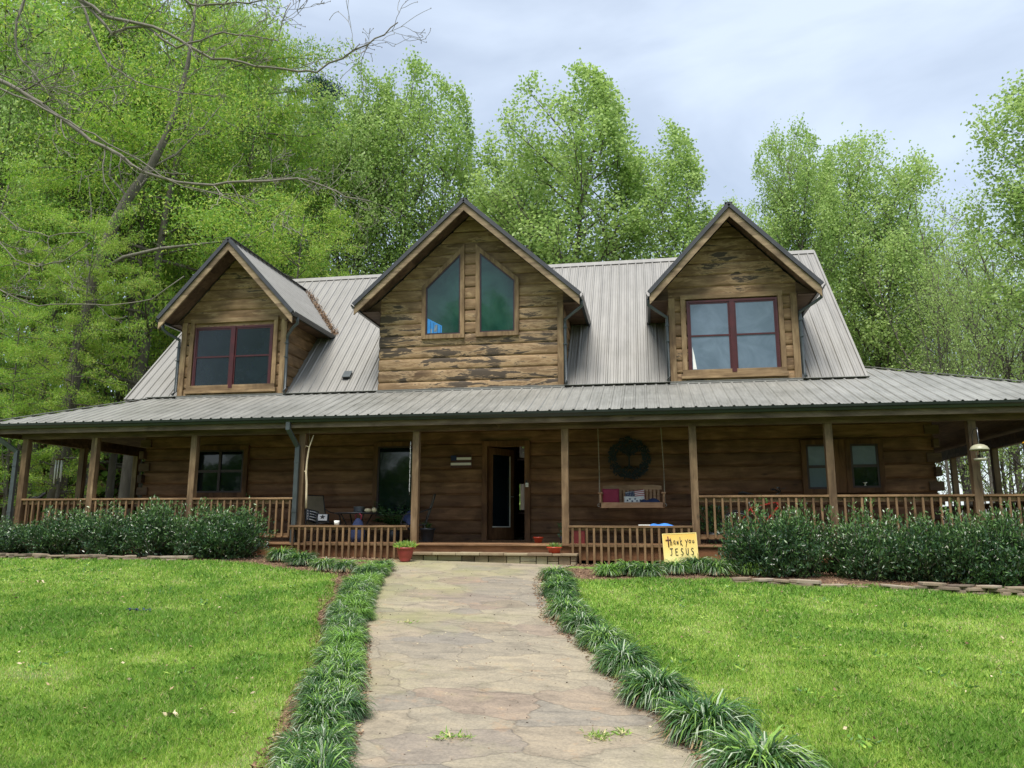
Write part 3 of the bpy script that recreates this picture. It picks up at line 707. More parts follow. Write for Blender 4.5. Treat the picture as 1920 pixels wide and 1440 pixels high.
def dpipe(w, xg, xw, o, ez, zb=3.55, y=1.95):
    mb = MB(); x = xw+o*.045
    mb2 = [(xg+o*.03, y, ez-.08), (xg+o*.03, y+.02, ez-.22), (x, y+.36, ez-.42), (x, y+.36, zb)]
    mb.tube([mb2[0], mb2[1], (xg*.7+x*.3, y+.08, ez-.31), mb2[2], (x, y+.36, ez-.55), mb2[3], (x+o*.02, y+.28, zb-.09)], .036, 6)
    for z in (ez-.62, (ez+zb)/2-.1): mb.box((x-.044, y+.31, z), (x+.044, y+.405, z+.02))
    mb.build('downspout', M['gutter_side'], w)
dL = dormer(2.43, 5.20, 2.17, 5.62, 3.87, 7.165, 5.27, 'left dormer with dark maroon window', M['dlog_clean'])
dC = dormer(7.56, 11.92, 7.14, 12.345, 9.71, 7.74, 5.365, 'wide middle dormer with two angled gable windows and peeling black stains', M['dlog'])
dR = dormer(14.27, 16.99, 13.86, 17.39, 15.605, 7.20, 5.31, 'right dormer with pale screened maroon window', M['dlog_clean'])
dpipe(dL, 5.62, 5.20, 1, 5.27); dpipe(dL, 2.17, 2.43, -1, 5.27)
dpipe(dC, 12.345, 11.92, 1, 5.365); dpipe(dR, 17.39, 16.99, 1, 5.31); dpipe(dR, 13.86, 14.27, -1, 5.31)
def frame_box(mb, x0, x1, z0, z1, w, y0, y1, mi=0, mh=0):
    mb.box((x0, y0, z1-w), (x1, y1, z1), mi+mh); mb.box((x0, y0, z0), (x1, y1, z0+w), mi+mh)
    mb.box((x0, y0, z0+w), (x0+w, y1, z1-w), mi); mb.box((x1-w, y0, z0+w), (x1, y1, z1-w), mi)
def double_window(par, x0, x1, z0, z1, cx0, cx1, cz0, cz1, glass, tilt=0):
    YF = 2.375
    mb = MB(); frame_box(mb, cx0, cx1, cz0+.09, cz1, .105, YF-.075, YF-.01, 0, 1); mb.box((cx0-.03, YF-.095, cz0), (cx1+.03, YF-.01, cz0+.10), 1)
    w = mb.build('window', [M['trim'], M['trimx']], par, bevel=.004)
    mb = MB(); xm = (x0+x1)/2
    frame_box(mb, x0, x1, z0, z1, .045, YF-.068, YF-.012)
    mb.box((xm-.05, YF-.085, z0+.002), (xm+.05, YF-.014, z1-.002))
    zm = z0+(z1-z0)*.50
    for a, b in ((x0+.045, xm-.05), (xm+.05, x1-.045)):
        frame_box(mb, a, b, zm, z1-.045, .035, YF-.054, YF-.013); frame_box(mb, a, b, z0+.045, zm+.03, .032, YF-.062, YF-.0135)
    mb.build('sash', M['sash'], w)
    for a, b in ((x0+.07, xm-.07), (xm+.07, x1-.07)):
        mb = MB(); mb.box((a, YF-.047, z0+.07), (b, YF-.038, z1-.07)); mb.build('pane', glass, w) 
    return w
def subparts_to(par, w):  # window children of a dormer stay two levels deep
    for ch in list(w.children): ch.parent = par
wl = double_window(dL, 2.80, 4.86, 3.60, 5.15, 2.66, 4.98, 3.49, 5.36, M['insect']); subparts_to(dL, wl)
wr = double_window(dR, 14.66, 16.58, 3.61, 5.24, 14.53, 16.70, 3.49, 5.38, M['shade']); subparts_to(dR, wr)
mb = MB(); mb.add([(14.75, 2.3262, 3.70), (14.83, 2.3262, 3.70), (14.79, 2.3262, 4.0), (14.75, 2.3262, 4.2)], [(0, 1, 2, 3)]); mb.build('curtain', M['white'], dR)
# centre gable windows
YF = 2.375
def poly_window(pts, cw):
    c = Vector((sum(p[0] for p in pts)/4, sum(p[1] for p in pts)/4))
    def inset(P, d):
        n = len(P); out_ = []
        for i in range(n):
            p0, p1, p2 = Vector(P[i-1]), Vector(P[i]), Vector(P[(i+1) % n])
            e1 = (p1-p0).normalized(); e2 = (p2-p1).normalized(); n1 = Vector((-e1.y, e1.x)); n2 = Vector((-e2.y, e2.x))
            b = (n1+n2); b = b/(b.length**2)*2
            out_.append(p1+b*d)
        return out_
    outer = inset(pts, -cw)
    mb = MB(); n = len(pts)
    for i in range(n):
        j = (i+1) % n
        mb.prism([(outer[i][0], YF-.075, outer[i][1]), (outer[j][0], YF-.075, outer[j][1]), (pts[j][0], YF-.075, pts[j][1]), (pts[i][0], YF-.075, pts[i][1])], (0, .065, 0))
    mb.build('window_casing', M['trim'], dC, bevel=.003)
    inn = inset(pts, .03)
    mb = MB()
    for i in range(n):
        j = (i+1) % n
        mb.prism([(pts[i][0], YF-.055, pts[i][1]), (pts[j][0], YF-.055, pts[j][1]), (inn[j][0], YF-.055, inn[j][1]), (inn[i][0], YF-.055, inn[i][1])], (0, .03, 0))
    mb.build('window_frame', M['sash_dark'], dC)
    mb = MB(); mb.prism([(p[0], YF-.04, p[1]) for p in inn], (0, .008, 0)); return mb.build('pane', M['glass_teal'], dC)
poly_window([(8.69, 4.72), (9.52, 4.72), (9.50, 6.66), (8.68, 5.86)], .10)
poly_window([(9.99, 4.73), (10.80, 4.73), (10.80, 5.94), (9.97, 6.66)], .10)
# bright blue panel with a pale shape standing behind the left gable pane
mb = MB(); a = YF-.0425
mb.prism([(8.73, a, 4.76), (9.08, a, 4.76), (9.08, a, 4.93), (8.73, a, 5.12)], (0, .001, 0), 0)
for x in (8.80, 8.88, 8.97, 9.04): mb.box((x, a-.001, 4.76), (x+.008, a, 5.08-(x-8.73)*.52), 2)
mb.prism([(8.89, a-.001, 4.80), (8.95, a-.001, 4.78), (8.98, a-.001, 4.88), (8.96, a-.001, 4.97), (8.91, a-.001, 4.95)], (0, .0008, 0), 1)
mb.prism([(8.80, a-.001, 4.76), (8.84, a-.001, 4.76), (8.845, a-.001, 4.87), (8.81, a-.001, 4.86)], (0, .0008, 0), 1)
mb.build('blue_panel', [M['bluewood'], M['curtain'], M['black']], dC)

# ------------------------------------------------------------------ lower windows and the door
def low_window(px0, px1, z0, z1, case, glass, lower=None, sash=M['sash_dark'], meeting=True):
    YF = 2.365
    mb = MB(); frame_box(mb, px0-case, px1+case, z0-case, z1+case, case, YF-.05, YF+.03); w = mb.build('window', M['wincase'], H, bevel=.004)
    mb = MB(); frame_box(mb, px0+.001, px1-.001, z0+.001, z1-.001, .04, YF-.035, YF+.02)
    zm = (z0+z1)/2
    if meeting: mb.box((px0+.04, YF-.03, zm-.03), (px1-.04, YF+.02, zm+.03))
    mb.build('sash', sash, w)
    mb = MB(); mb.box((px0+.04, YF-.012, zm), (px1-.04, YF-.004, z1-.04)); mb.build('pane', glass, w)
    mb = MB(); mb.box((px0+.04, YF-.0125, z0+.04), (px1-.04, YF-.0045, zm-.001)); mb.build('pane', lower or glass, w)
    return w
w1 = low_window(3.08, 4.30, 1.10, 2.11, .11, M['glass'])
mb = MB(); mb.box((3.66, 2.325, 1.12), (3.72, 2.35, 2.09)); mb.build('mullion', M['sash_dark'], w1)
low_window(7.62, 8.52, .55, 2.13, .10, M['glass'], meeting=False)
low_window(16.97, 17.42, 1.10, 2.02, .10, M['shade'], M['shade'])
low_window(17.84, 18.38, 1.12, 2.02, .10, M['shade'], M['glass'])
mb = MB(); mb.box((17.52, 2.335, 1.02), (17.74, 2.385, 2.12)); mb.build('window_casing', M['wincase'], H)
mb = MB(); mb.lathe([(0, 0), (.03, .0), (.008, .01), (.008, .035), (.045, .06), (.04, .065), (0, .05)], 12, (18.08, 2.33, 1.165)); mb.build('window_ornament', M['white'], H)
mb = MB(); YF = 2.365
for a, b in (((DX0-.12, YF-.06, 0), (DX0, YF+.14, DZ1+.12)), ((DX1, YF-.06, 0), (DX1+.12, YF+.14, DZ1+.12)), ((DX0, YF-.06, DZ1), (DX1, YF+.14, DZ1+.12))): mb.box(a, b)
mb.box((DX0-.16, YF-.12, .0), (DX1+.16, YF+.14, .035))
df = mb.build('door_frame', M['wincase'], H, bevel=.004)
th = R(57); Mx = Matrix.Translation((DX0+.01, YF+.10, 0)) @ Matrix.Rotation(th, 4, 'Z')
mb = MB(); dw = .82
mb.box((0, 0, .04), (.13, .045, DZ1-.01), 0, Mx); mb.box((dw-.13, 0, .04), (dw, .045, DZ1-.01), 0, Mx)
mb.box((.13, 0, DZ1-.16), (dw-.13, .045, DZ1-.01), 0, Mx); mb.box((.13, 0, .04), (dw-.13, .045, .32), 0, Mx)
fd = mb.build('front_door', M['wincase'], H)
mb = MB(); mb.box((.13, .018, .32), (dw-.13, .026, DZ1-.16), 0, Mx); mb.build('glass_pane', M['glass'], fd)
mb = MB(); mb.box((dw-.15, -.012, .32), (dw-.125, .0, DZ1-.17), 0, Mx); mb.box((.12, -.012, .31), (dw-.125, .0, .33), 0, Mx); mb.build('glazing_bead', M['white'], fd)
mb = MB(); mb.tube([Mx @ Vector((dw-.06, -.0, 1.0)), Mx @ Vector((dw-.06, -.05, 1.0)), Mx @ Vector((dw-.16, -.05, 1.0))], .01, 8); mb.build('handle', M['steel'], fd)
mb = MB(); mb.box((11.06, 2.27, 1.18), (11.12, 2.303, 1.27)); mb.box((11.055, 2.272, 1.275), (11.095, 2.303, 1.33), 1); mb.box((11.08, 2.262, 1.215), (11.10, 2.27, 1.235), 1)
mb.build('doorbell', [M['white'], M['black']], H, bevel=.004)
mb = MB(); mb.box((10.79, .25, 2.285), (10.89, .35, 2.35)); mb.lathe([(.035, 0), (.045, .05)], 12, (10.84, .3, 2.24)); mb.build('eave_light', M['soffit'], H)
q = onY(1.4, 1777, 793); mb = MB(); zc = ZE-.13+SP*(1.4-.12)-.012
mb.lathe([(0, -.01), (.09, -.008), (.10, .0)], 20, (q[0], 1.4, zc)); mb.build('ceiling_light', M['white'], H)

# ------------------------------------------------------------------ deck, posts, beams, rails
mb = MB()
for k in range(17): y = .10+k*.141; mb.box((-.02, y, -.035), (22.0, min(y+.135, 2.42), .0))
mb.box((-.02, 2.42, -.036), (1.7, 12, -.001)); mb.box((19.4, 2.42, -.036), (22.0, 12, -.001))
mb.build('deck', M['deck'], H, bevel=.004)
mb = MB(); mb.box((-.02, .14, -.27), (9.2, .18, -.038)); mb.box((12.42, .14, -.29), (22.0, .18, -.038)); mb.box((9.2, .15, -.20), (12.42, .18, -.038)); mb.box((21.96, .18, -.29), (22.0, 12, -.038)); mb.box((-.02, .18, -.27), (.02, 12, -.038))
mb.build('deck_skirt', M['skirt'], H)
for x in (-.0, 2.2, 4.4, 6.6, 13.2, 15.4, 17.6, 19.8, 21.8):
    mb = MB(); mb.box((x, .2, -1.1), (x+.14, .34, -.27)); mb.build('deck_pier', M['skirt'], H)
mb = MB(); mb.box((-.02, .6, -1.3), (22., .62, -.05)); mb.build('deck_shade_sheet', M['deckshade'], H)  # dark sheet added as the shade in the gap below the skirt
PX = [.21, 1.92, 4.28, 6.72, 9.15, 12.14, 14.56, 16.99, 19.41, 21.82]
for x in PX:
    mb = MB(); mb.box((x-.068, .282, 0), (x+.068, .418, 2.20)); mb.build('porch_post', M['post'], H, bevel=.006)
for y in (2.1, 4.1, 6.1, 8.1, 10.1):
    mb = MB(); mb.box((.142, y-.068, 0), (.278, y+.068, 2.20)); mb.build('porch_post', M['post'], H, bevel=.006)
for y in (2.9, 5.45, 8.0, 10.5):
    mb = MB(); mb.box((21.752, y-.068, 0), (21.888, y+.068, 2.20)); mb.build('porch_post', M['post'], H, bevel=.006)
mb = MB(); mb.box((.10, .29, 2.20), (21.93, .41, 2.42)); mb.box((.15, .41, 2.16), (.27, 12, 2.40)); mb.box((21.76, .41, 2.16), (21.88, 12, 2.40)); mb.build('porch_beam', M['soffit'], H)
def railing(a, b, top=.90, bot=.10, sp=.145, hor='X', at=.35):
    mb = MB(); P = (lambda s_, y, z: (s_, y, z)) if hor == 'X' else (lambda s_, y, z: (y, s_, z))
    bx = lambda s0, s1, y0, y1, z0, z1, mi=0: mb.box(tuple(map(min, P(s0, y0, z0), P(s1, y1, z1))), tuple(map(max, P(s0, y0, z0), P(s1, y1, z1))), mi)
    bx(a, b, at-.07, at+.07, top-.038, top); bx(a, b, at-.019, at+.019, top-.125, top-.040); bx(a, b, at-.019, at+.019, bot, bot+.085)
    n = int((b-a)/sp); off = (b-a-(n-1)*sp)/2
    for k in range(n):
        s_ = a+off+k*sp; t = random.uniform(-.004, .004); bx(s_-.019+t, s_+.019+t, at-.058, at-.021, bot+.02, top-.045, 1)
    return mb.build('railing', [M['rail'], M['baluster']], H, bevel=.003)
for a, b in list(zip(PX[:4], PX[1:4]))+list(zip(PX[6:], PX[7:])): railing(a+.07, b-.07)
for a, b in ((.35, 2.1), (2.1, 4.1), (4.1, 6.1), (6.1, 8.1), (8.1, 10.1)): railing(a+.07, b-.07, hor='Y', at=.21)
for a, b in ((.35, 2.9), (2.9, 5.45), (5.45, 8.0), (8.0, 10.5)): railing(a+.07, b-.07, hor='Y', at=21.82)
def low_rail(a, b):
    mb = MB()
    mb.box((a, .03, .305), (b, .24, .345)); mb.box((a, .075, .255), (b, .115, .303)); mb.box((a+.01, .07, -.045), (b-.01, .098, .0), 0)
    n = int((b-a)/.132); off = (b-a-(n-1)*.132)/2
    for k in range(n):
        x = a+off+k*.132+random.uniform(-.005, .005); mb.box((x-.021, .035, -.36+random.uniform(-.01, .01)), (x+.021, .068, .302), 1)
    return mb.build('low_railing', [M['rail'], M['baluster']], H, bevel=.003)
low_rail(6.64, 9.07); low_rail(12.22, 14.49)
# downspouts from the porch gutter
def spout(x, zg, xb, yb):
    mb = MB(); mb.beam((x, -.05, zg), (x, -.05, zg-.16), .085, .06, up=(0, 1, 0)); mb.beam((x, -.05, zg-.14), (xb, yb, zg-.48), .085, .06, up=(0, 1, 0))
    mb.beam((xb, yb, zg-.46), (xb, yb, -.22), .09, .065, up=(0, 1, 0)); mb.beam((xb, yb, .32), (xb, yb, -.25), .105, .08, up=(0, 1, 0))
    for z in (1.6, .6): mb.box((xb-.05, yb-.04, z), (xb+.05, yb+.035, z+.03))
    mb.build('downspout', M['gutter_side'], H)
spout(6.56, 2.40, 6.665, .215); spout(-.30, 2.40, .085, .215)

# dry needles and leaves caught in the roof valley beside the left dormer
rs = np.random.RandomState(70); n = 1500; v_ = rs.uniform(0, 1, n)**.8; yv = YW+(5.27-ZJ)/SM; ye = YW+(7.1-ZJ)/SM
P = np.stack([5.62-1.7*(1-v_)+np.abs(rs.normal(0, .07, n)), yv+(ye-yv)*(1-v_)+rs.normal(0, .03, n), np.zeros(n)], 1); P[:, 2] = ZJ+SM*(P[:, 1]-YW)+.05
V, F = leaves(P, rs.normal(size=(n, 3)), rs.uniform(.03, .08, n), rs.uniform(.01, .03, n), rs); o = bpy.data.objects.new('roof_litter', np_mesh('roof_litter', V, F, [M['chip']])); COL.objects.link(o); tag(o, 'brown leaf litter caught in the roof valley of the left dormer', 'leaf litter', kind='stuff')
# ------------------------------------------------------------------ entrance step
st = empty('stone_step', (10.85, 0, -.4), label='low flagstone step below the open front door', cat='step')
mb = MB()
for k in range(7):
    x = 9.24-10.85+k*.452; j = random.uniform(-.02, .02)
    mb.box((x, -.27+j, .195), (x+.448, .13, .243+random.uniform(-.006, .006)))
mb.build('tread', M['stepstone'], st, bevel=.01)
mb = MB(); x = -1.58
while x < 1.52:
    w_ = random.uniform(.2, .5); w_ = min(w_, 1.54-x); 
    for z0_, z1_ in (((-.05, .09), (.095, .19)) if random.random() < .4 else ((-.05, .19),)): mb.box((x, -.20+random.uniform(-.012, .012), z0_), (x+w_-.012, .12, z1_))
    x += w_
mb.build('base_stones', M['stepstone'], st, bevel=.012)
#==PART3==
# ------------------------------------------------------------------ plants : shared mesh data built once, copied as single objects
def limb(p0, d0, ln, n, rs, wob=.12, up=.0):
    """a wandering limb as list of points"""
    pts = [np.array(p0, float)]; d = unit(np.array(d0, float)[None])[0]
    for i in range(n):
        d = unit((d+rs.normal(0, wob, 3)+np.array([0, 0, up]))[None])[0]; pts.append(pts[-1]+d*ln/n)
    return pts
def tree_data(name, seed, H=18., base=.25, cr=3.3, leaders=3, nprim=34, nsec=6, nleaf=26000, leaf=(.15, .11), mats=('pop1', 'pop2', 'pop3'), wts=(.5, .28, .22),
              prof='oval', rise=.9, flat=1., clump=.42, trunk_r=.20, bark='bark', tuft=0., trunk_pts=None, droop=0., low=0., env=None):
    rs = np.random.RandomState(seed); mb = MB(); segs = []
    tp = trunk_pts if trunk_pts is not None else limb((0, 0, -.6), (0, 0, 1), H*.97, 12, rs, .03, .05)
    tp = [np.array(p, float) for p in tp]
    k = len(tp); mb.tube(tp, [trunk_r*(1-.88*(i/(k-1))**.8)*(1.25 if i == 0 else 1) for i in range(k)], 8)
    stems = [(tp, 1.)]
    for l in range(leaders-1):
        t0 = rs.uniform(base*.7, base*1.5+.1); i = int(t0*(k-1)); a = l*2*math.pi/max(1, leaders-1)+rs.uniform(0, 1)
        ln = H*(1-t0)*rs.uniform(.78, .97); sp_ = rs.uniform(.06, .15)
        p = limb(tp[i], (math.cos(a)*sp_, math.sin(a)*sp_, 1), ln, 9, rs, .07, .05)
        mb.tube(p, [trunk_r*.55*(1-.88*(j/9)) for j in range(10)], 6); stems.append((p, .62))
    P_, D_, Wt = [], [], []
    for st_, sc in stems:
        n = int(nprim*sc); z0 = max(base*H, st_[0][2])
        for i in range(n):
            t = (i+rs.uniform(0, 1))/n; z = z0+(st_[-1][2]-z0)*t**.9
            idx = int(np.searchsorted([q[2] for q in st_], z)); idx = min(max(idx, 1), len(st_)-1)
            a_, b_ = st_[idx-1], st_[idx]; f = (z-a_[2])/max(1e-6, b_[2]-a_[2]); p0 = a_+(b_-a_)*min(1, max(0, f))
            T = (z-base*H)/(H-base*H)
            if prof == 'oval': w = max(.30, 1-abs(max(0, T-.42)/.58)**2.2*.72)*min(1, .45+1.6*max(0, T))
            elif prof == 'cone': w = (1-T)**.8+.06
            else: w = .55+.45*math.sin(math.pi*T)
            ln = cr*w*sc**.5*rs.uniform(.7, 1.12); az_ = i*2.4+rs.uniform(-.4, .4)
            e = rise*(.55+.6*T)-droop
            pp = limb(p0, (math.cos(az_), math.sin(az_), e), ln*math.hypot(1, e*.5), 5, rs, .10, .05-droop*.25)
            r0 = max(.012, trunk_r*.30*(1-T*.7)*sc**.5); mb.tube(pp, [r0*(1-.8*j/5) for j in range(6)], 4, caps=False)
            for s_ in range(nsec):
                u_ = rs.uniform(.25, 1); q = pp[min(5, int(u_*5))]; d = unit((pp[-1]-pp[0]+rs.normal(0, .55*ln, 3)*np.array([1, 1, .5 if flat < 1 else 1]))[None])[0]
                l2 = ln*rs.uniform(.18, .42)+.2; q2 = q+d*l2
                mb.tube([q, (q+q2)/2+rs.normal(0, .04, 3), q2], [r0*.38, r0*.25, r0*.08], 3, caps=False)
                P_.append(q); D_.append(q2-q); Wt.append(l2)
            P_.append(pp[3]); D_.append(pp[5]-pp[3]); Wt.append(1.)
    P_ = np.array(P_); D_ = np.array(D_); Wt = np.array(Wt); Wt *= rs.uniform(.25, 1.5, len(Wt))
    Wt *= .35+P_[:, 2]/H; ch = rs.choice(len(P_), nleaf, p=Wt/Wt.sum()); t = rs.uniform(.1, 1.0, nleaf)[:, None]
    off = rs.normal(0, 1, (nleaf, 3))*clump*np.array([1, 1, flat])*.6
    L0 = P_[ch]+D_[ch]*t+off
    dd = unit(D_[ch])*.4+rs.normal(0, .8, (nleaf, 3))-np.array([0, 0, .35])
    V, F = leaves(L0, dd, leaf[0]*rs.uniform(.6, 1.3, nleaf), leaf[1]*rs.uniform(.6, 1.2, nleaf), rs)
    if env:
        def squash(A):
            A = np.array(A, float); T = np.clip((A[:, 2]-base*H)/(H*1.0-base*H), 0, 1.06); az = np.arctan2(A[:, 1], A[:, 0])
            Rm = env*np.where(T < .4, .72+.28*T/.4, np.sqrt(np.clip(1-(np.clip(T-.4, 0, .62)/.63)**2.3, .012, 1)))*(1+.10*np.sin(3*az+seed)+.07*np.sin(7*az+T*9)+.06*np.sin(T*26+az*2))
            r_ = np.hypot(A[:, 0], A[:, 1]); k_ = .55*Rm; r2 = np.where(r_ < k_, r_, k_+(1.12*Rm-k_)*(1-np.exp(-(r_-k_)/(1.5*Rm-k_)))); f_ = r2/np.maximum(r_, 1e-6)
            A[:, 0] *= f_; A[:, 1] *= f_; return A
        V0 = V.reshape(-1, 4, 3); q0 = V0.mean(1); j_ = rs.normal(0, .12, q0.shape)*(rs.rand(len(q0), 1)**.5); V = (V0+(squash(q0)+j_-q0)[:, None]).reshape(-1, 3); L0 = squash(L0); hi_ = np.array([v[2] > base*H for v in mb.v]); S2 = squash(mb.v); mb.v = [tuple(S2[i]) if hi_[i] else mb.v[i] for i in range(len(mb.v))]
    grp = rs.rand(len(P_)); g_ = grp[ch]*.55+rs.rand(nleaf)*.45; cs = np.cumsum(wts); cs = cs/cs[-1]
    q_ = np.quantile(g_, cs[:-1]); mi = np.searchsorted(q_, g_)
    cm = np_mesh(name+'_crown', V, F, [M[x] for x in mats], mi)
    tm = bpy.data.meshes.new(name+'_trunk'); tm.from_pydata(mb.v, [], mb.f); tm.materials.append(M[bark]); tm.polygons.foreach_set('use_smooth', [True]*len(mb.f)); tm.update()
    return tm, cm, float(np.quantile(L0[:, 2], .999)), np.median(L0[L0[:, 2] > .55*H, :2], axis=0)
def plant(name, data, loc, scale, rz, label, cat, group, parts=('trunk', 'crown')):
    r_ = empty(name, loc, rz, label=label, cat=cat, group=group); r_.scale = scale
    for pn, me_ in zip(parts, data):
        o = bpy.data.objects.new(pn, me_); COL.objects.link(o); o.parent = r_
    return r_
POP = [tree_data('poplar', 11+i, leaders=3+i % 2, cr=3.8, env=4.2, nleaf=42000, leaf=(.125, .095), nprim=44, nsec=7, clump=.40, rise=1.1) for i in range(4)]
POPS = [tree_data('slim_poplar', 31+i, leaders=2, cr=2.6, env=2.9, base=.3, nleaf=18000, leaf=(.125, .095), clump=.38, rise=1.1, trunk_r=.15) for i in range(2)]
SPR = [tree_data('sparse_tree', 51+i, H=16, leaders=4, cr=3.3, base=.2, nprim=26, nsec=5, nleaf=8500, leaf=(.12, .09), clump=.5, trunk_r=.14, rise=1.2, prof='col') for i in range(3)]
AIR = [tree_data('feathery_tree', 71+i, H=18, leaders=2, cr=5.2, base=.12, nprim=46, nsec=7, nleaf=46000, leaf=(.15, .06), mats=('air1', 'air2', 'air3'), wts=(.45, .3, .25), rise=.25, flat=.30, clump=.42, trunk_r=.22, prof='col', droop=.15) for i in range(3)]
CON = tree_data('conifer', 91, H=20, leaders=1, cr=2.6, base=.3, nprim=60, nsec=5, nleaf=22000, leaf=(.22, .05), mats=('con', 'con', 'con'), wts=(1, 1, 1), prof='cone', rise=.1, flat=.4, clump=.4, trunk_r=.25)
SPL = [tree_data('thin_tree', 61+i, H=16, leaders=4, cr=3.0, base=.25, nprim=24, nsec=5, nleaf=3600, leaf=(.12, .09), clump=.5, trunk_r=.15, rise=1.2, prof='col') for i in range(3)]
TRK = [tree_data('woodland_tree', 101+i, H=19, leaders=2, cr=3.2, base=.45, nprim=22, nsec=5, nleaf=9000, leaf=(.17, .12), clump=.5, trunk_r=.24, rise=.9) for i in range(2)]
rt = random.Random(5)
def put_tree(data, name, px, py, Y, wide, label, cat='tree', group='trees in the woods behind the house', bury=.0):
    P = onY(Y, px, py); z = float(ground(P[0], Y))-bury; s_ = (P[2]-z)/data[2]
    rz = rt.uniform(0, 6.28); ox, oy = data[3]*s_*wide; X = P[0]-(ox*math.cos(rz)-oy*math.sin(rz)); Y2 = Y-(ox*math.sin(rz)+oy*math.cos(rz))
    return plant(name, data, (X, Y2, float(ground(X, Y2))), (s_*wide, s_*wide, s_), rz, label, cat, group)
G1 = 'leafy trees behind the roof'; G2 = 'thin trees in the woods behind the house'
for d_, nm_, px, py, Y, w_, lb in [
    (POP[0], 'poplar_tree', 668, 128, 21, .86, 'tall light green tree rising between the left and middle dormers, left of its pair'),
    (POP[1], 'poplar_tree', 783, 120, 22.5, .95, 'tall light green tree peaking highest behind the left slope of the middle dormer'),
    (POP[2], 'poplar_tree', 1075, 155, 21, 1.25, 'broad rounded tree standing behind the roof between middle and right dormers'),
    (POP[3], 'poplar_tree', 978, 262, 24, .72, 'lower tree filling the left shoulder of the broad rounded tree'),
    (POPS[1], 'slender_tree', 1258, 230, 20, 1.15, 'slender open tree right of the broad rounded tree, sky showing through'),
    (POP[1], 'poplar_tree', 1482, 235, 22, .78, 'upright leafy tree just right of the right dormer peak'),
    (POP[0], 'poplar_tree', 1622, 248, 24, 1.0, 'wide leafy tree above the right end of the main roof'),
    (SPR[1], 'slender_tree', 1722, 322, 21, 1.1, 'open leafy tree sloping down toward the porch hip on the right'),
    (POPS[1], 'poplar_tree', 1935, 150, 15, 1.25, 'tallest tree at the right edge of the photo'),
    (SPL[0], 'slender_tree', 1830, 340, 18, 1.1, 'sparse tree in front of the tallest one at the right edge'),
    (POP[2], 'poplar_tree', 912, 340, 32, .8, 'small far tree in the sky gap right of the middle dormer peak'),
    (POP[0], 'poplar_tree', 1385, 372, 33, .8, 'low far tree in the sky gap left of the upright tree'),
    (SPR[1], 'slender_tree', 1330, 395, 27, .9, 'low far tree showing just left of the right dormer'),
    (SPL[2], 'slender_tree', 1790, 352, 30, 1.0, 'low far tree in the gap near the right edge'),
    (SPR[2], 'slender_tree', 1185, 300, 27, .9, 'far tree filling behind the slender open tree'),
    (SPR[1], 'slender_tree', 1550, 330, 30, 1.0, 'far tree filling between the upright and wide trees'),
    (CON, 'conifer_tree', 605, 138, 27, .8, 'dark green conifer top peeking out above the left trees'),
    (AIR[0], 'feathery_tree', 400, -160, 14, .75, 'tall feathery yellow green tree above the left dormer'),
    (AIR[1], 'feathery_tree', 505, 55, 17, .6, 'feathery tree right of the left dormer peak, its sprays over the roof'),
    (AIR[2], 'feathery_tree', 585, 375, 13, .8, 'low yellow green feathery tree just behind the ridge beside the left dormer'),
    (AIR[2], 'feathery_tree', 90, -220, 12, .8, 'tall feathery tree at the upper left edge'),
    (AIR[0], 'feathery_tree', 190, 400, 7.5, .62, 'low bright feathery tree left of the left dormer'),
    (AIR[1], 'feathery_tree', -20, 300, 7, .8, 'bright feathery tree filling the left edge of the photo'),
    (AIR[1], 'feathery_tree', 270, 130, 18, .75, 'feathery tree in deeper shade behind the leaning trunk'),
    (AIR[2], 'feathery_tree', 30, 560, 5, .8, 'lowest feathery tree beside the porch corner at the left edge'),
    (POP[2], 'poplar_tree', 395, 110, 27, .9, 'leafy tree deep behind the left dormer'),
    (POP[1], 'poplar_tree', 540, 180, 28, .9, 'leafy tree deep behind the feathery trees over the left roof'),
]: put_tree(d_, nm_, px, py, Y, w_, lb, group=G1)
# thin trunks of the woods, left and right, seen below the roof line too
for i in range(26):
    px = -60+i*22+rt.uniform(-12, 12); Y = rt.uniform(9, 40)
    if px > 260 and Y < 14: Y += 10
    put_tree(TRK[i % 2] if i % 3 else SPR[i % 3], 'woodland_tree', px, rt.uniform(-120, 160), Y, rt.uniform(.55, .8), 'bare lower trunk of the woods left of the house, one among many alike', group='dark trunks of the left woods')
for i in range(24):
    px = 1560+i*20+rt.uniform(-10, 10); Y = rt.uniform(15, 44)
    put_tree((SPL[i % 3] if i % 4 else SPR[i % 3]), 'woodland_tree', px, rt.uniform(380, 520), Y, rt.uniform(.6, .85), 'thin crooked tree of the woods right of the house, one among many alike', group='thin trees of the right woods')
for i in range(7):
    X = -20+i*10.5+rt.uniform(-2, 2); Y = rt.uniform(-46, -38); z = float(ground(X, Y)); k = rt.uniform(1.0, 1.25)
    plant('poplar_tree', (POP+AIR)[i % 7], (X, Y, z), (k*1.5, k*1.5, k), rt.uniform(0, 6), 'tree across the front lawn behind the photographer, seen only mirrored in the windows', 'tree', 'trees across the front lawn')
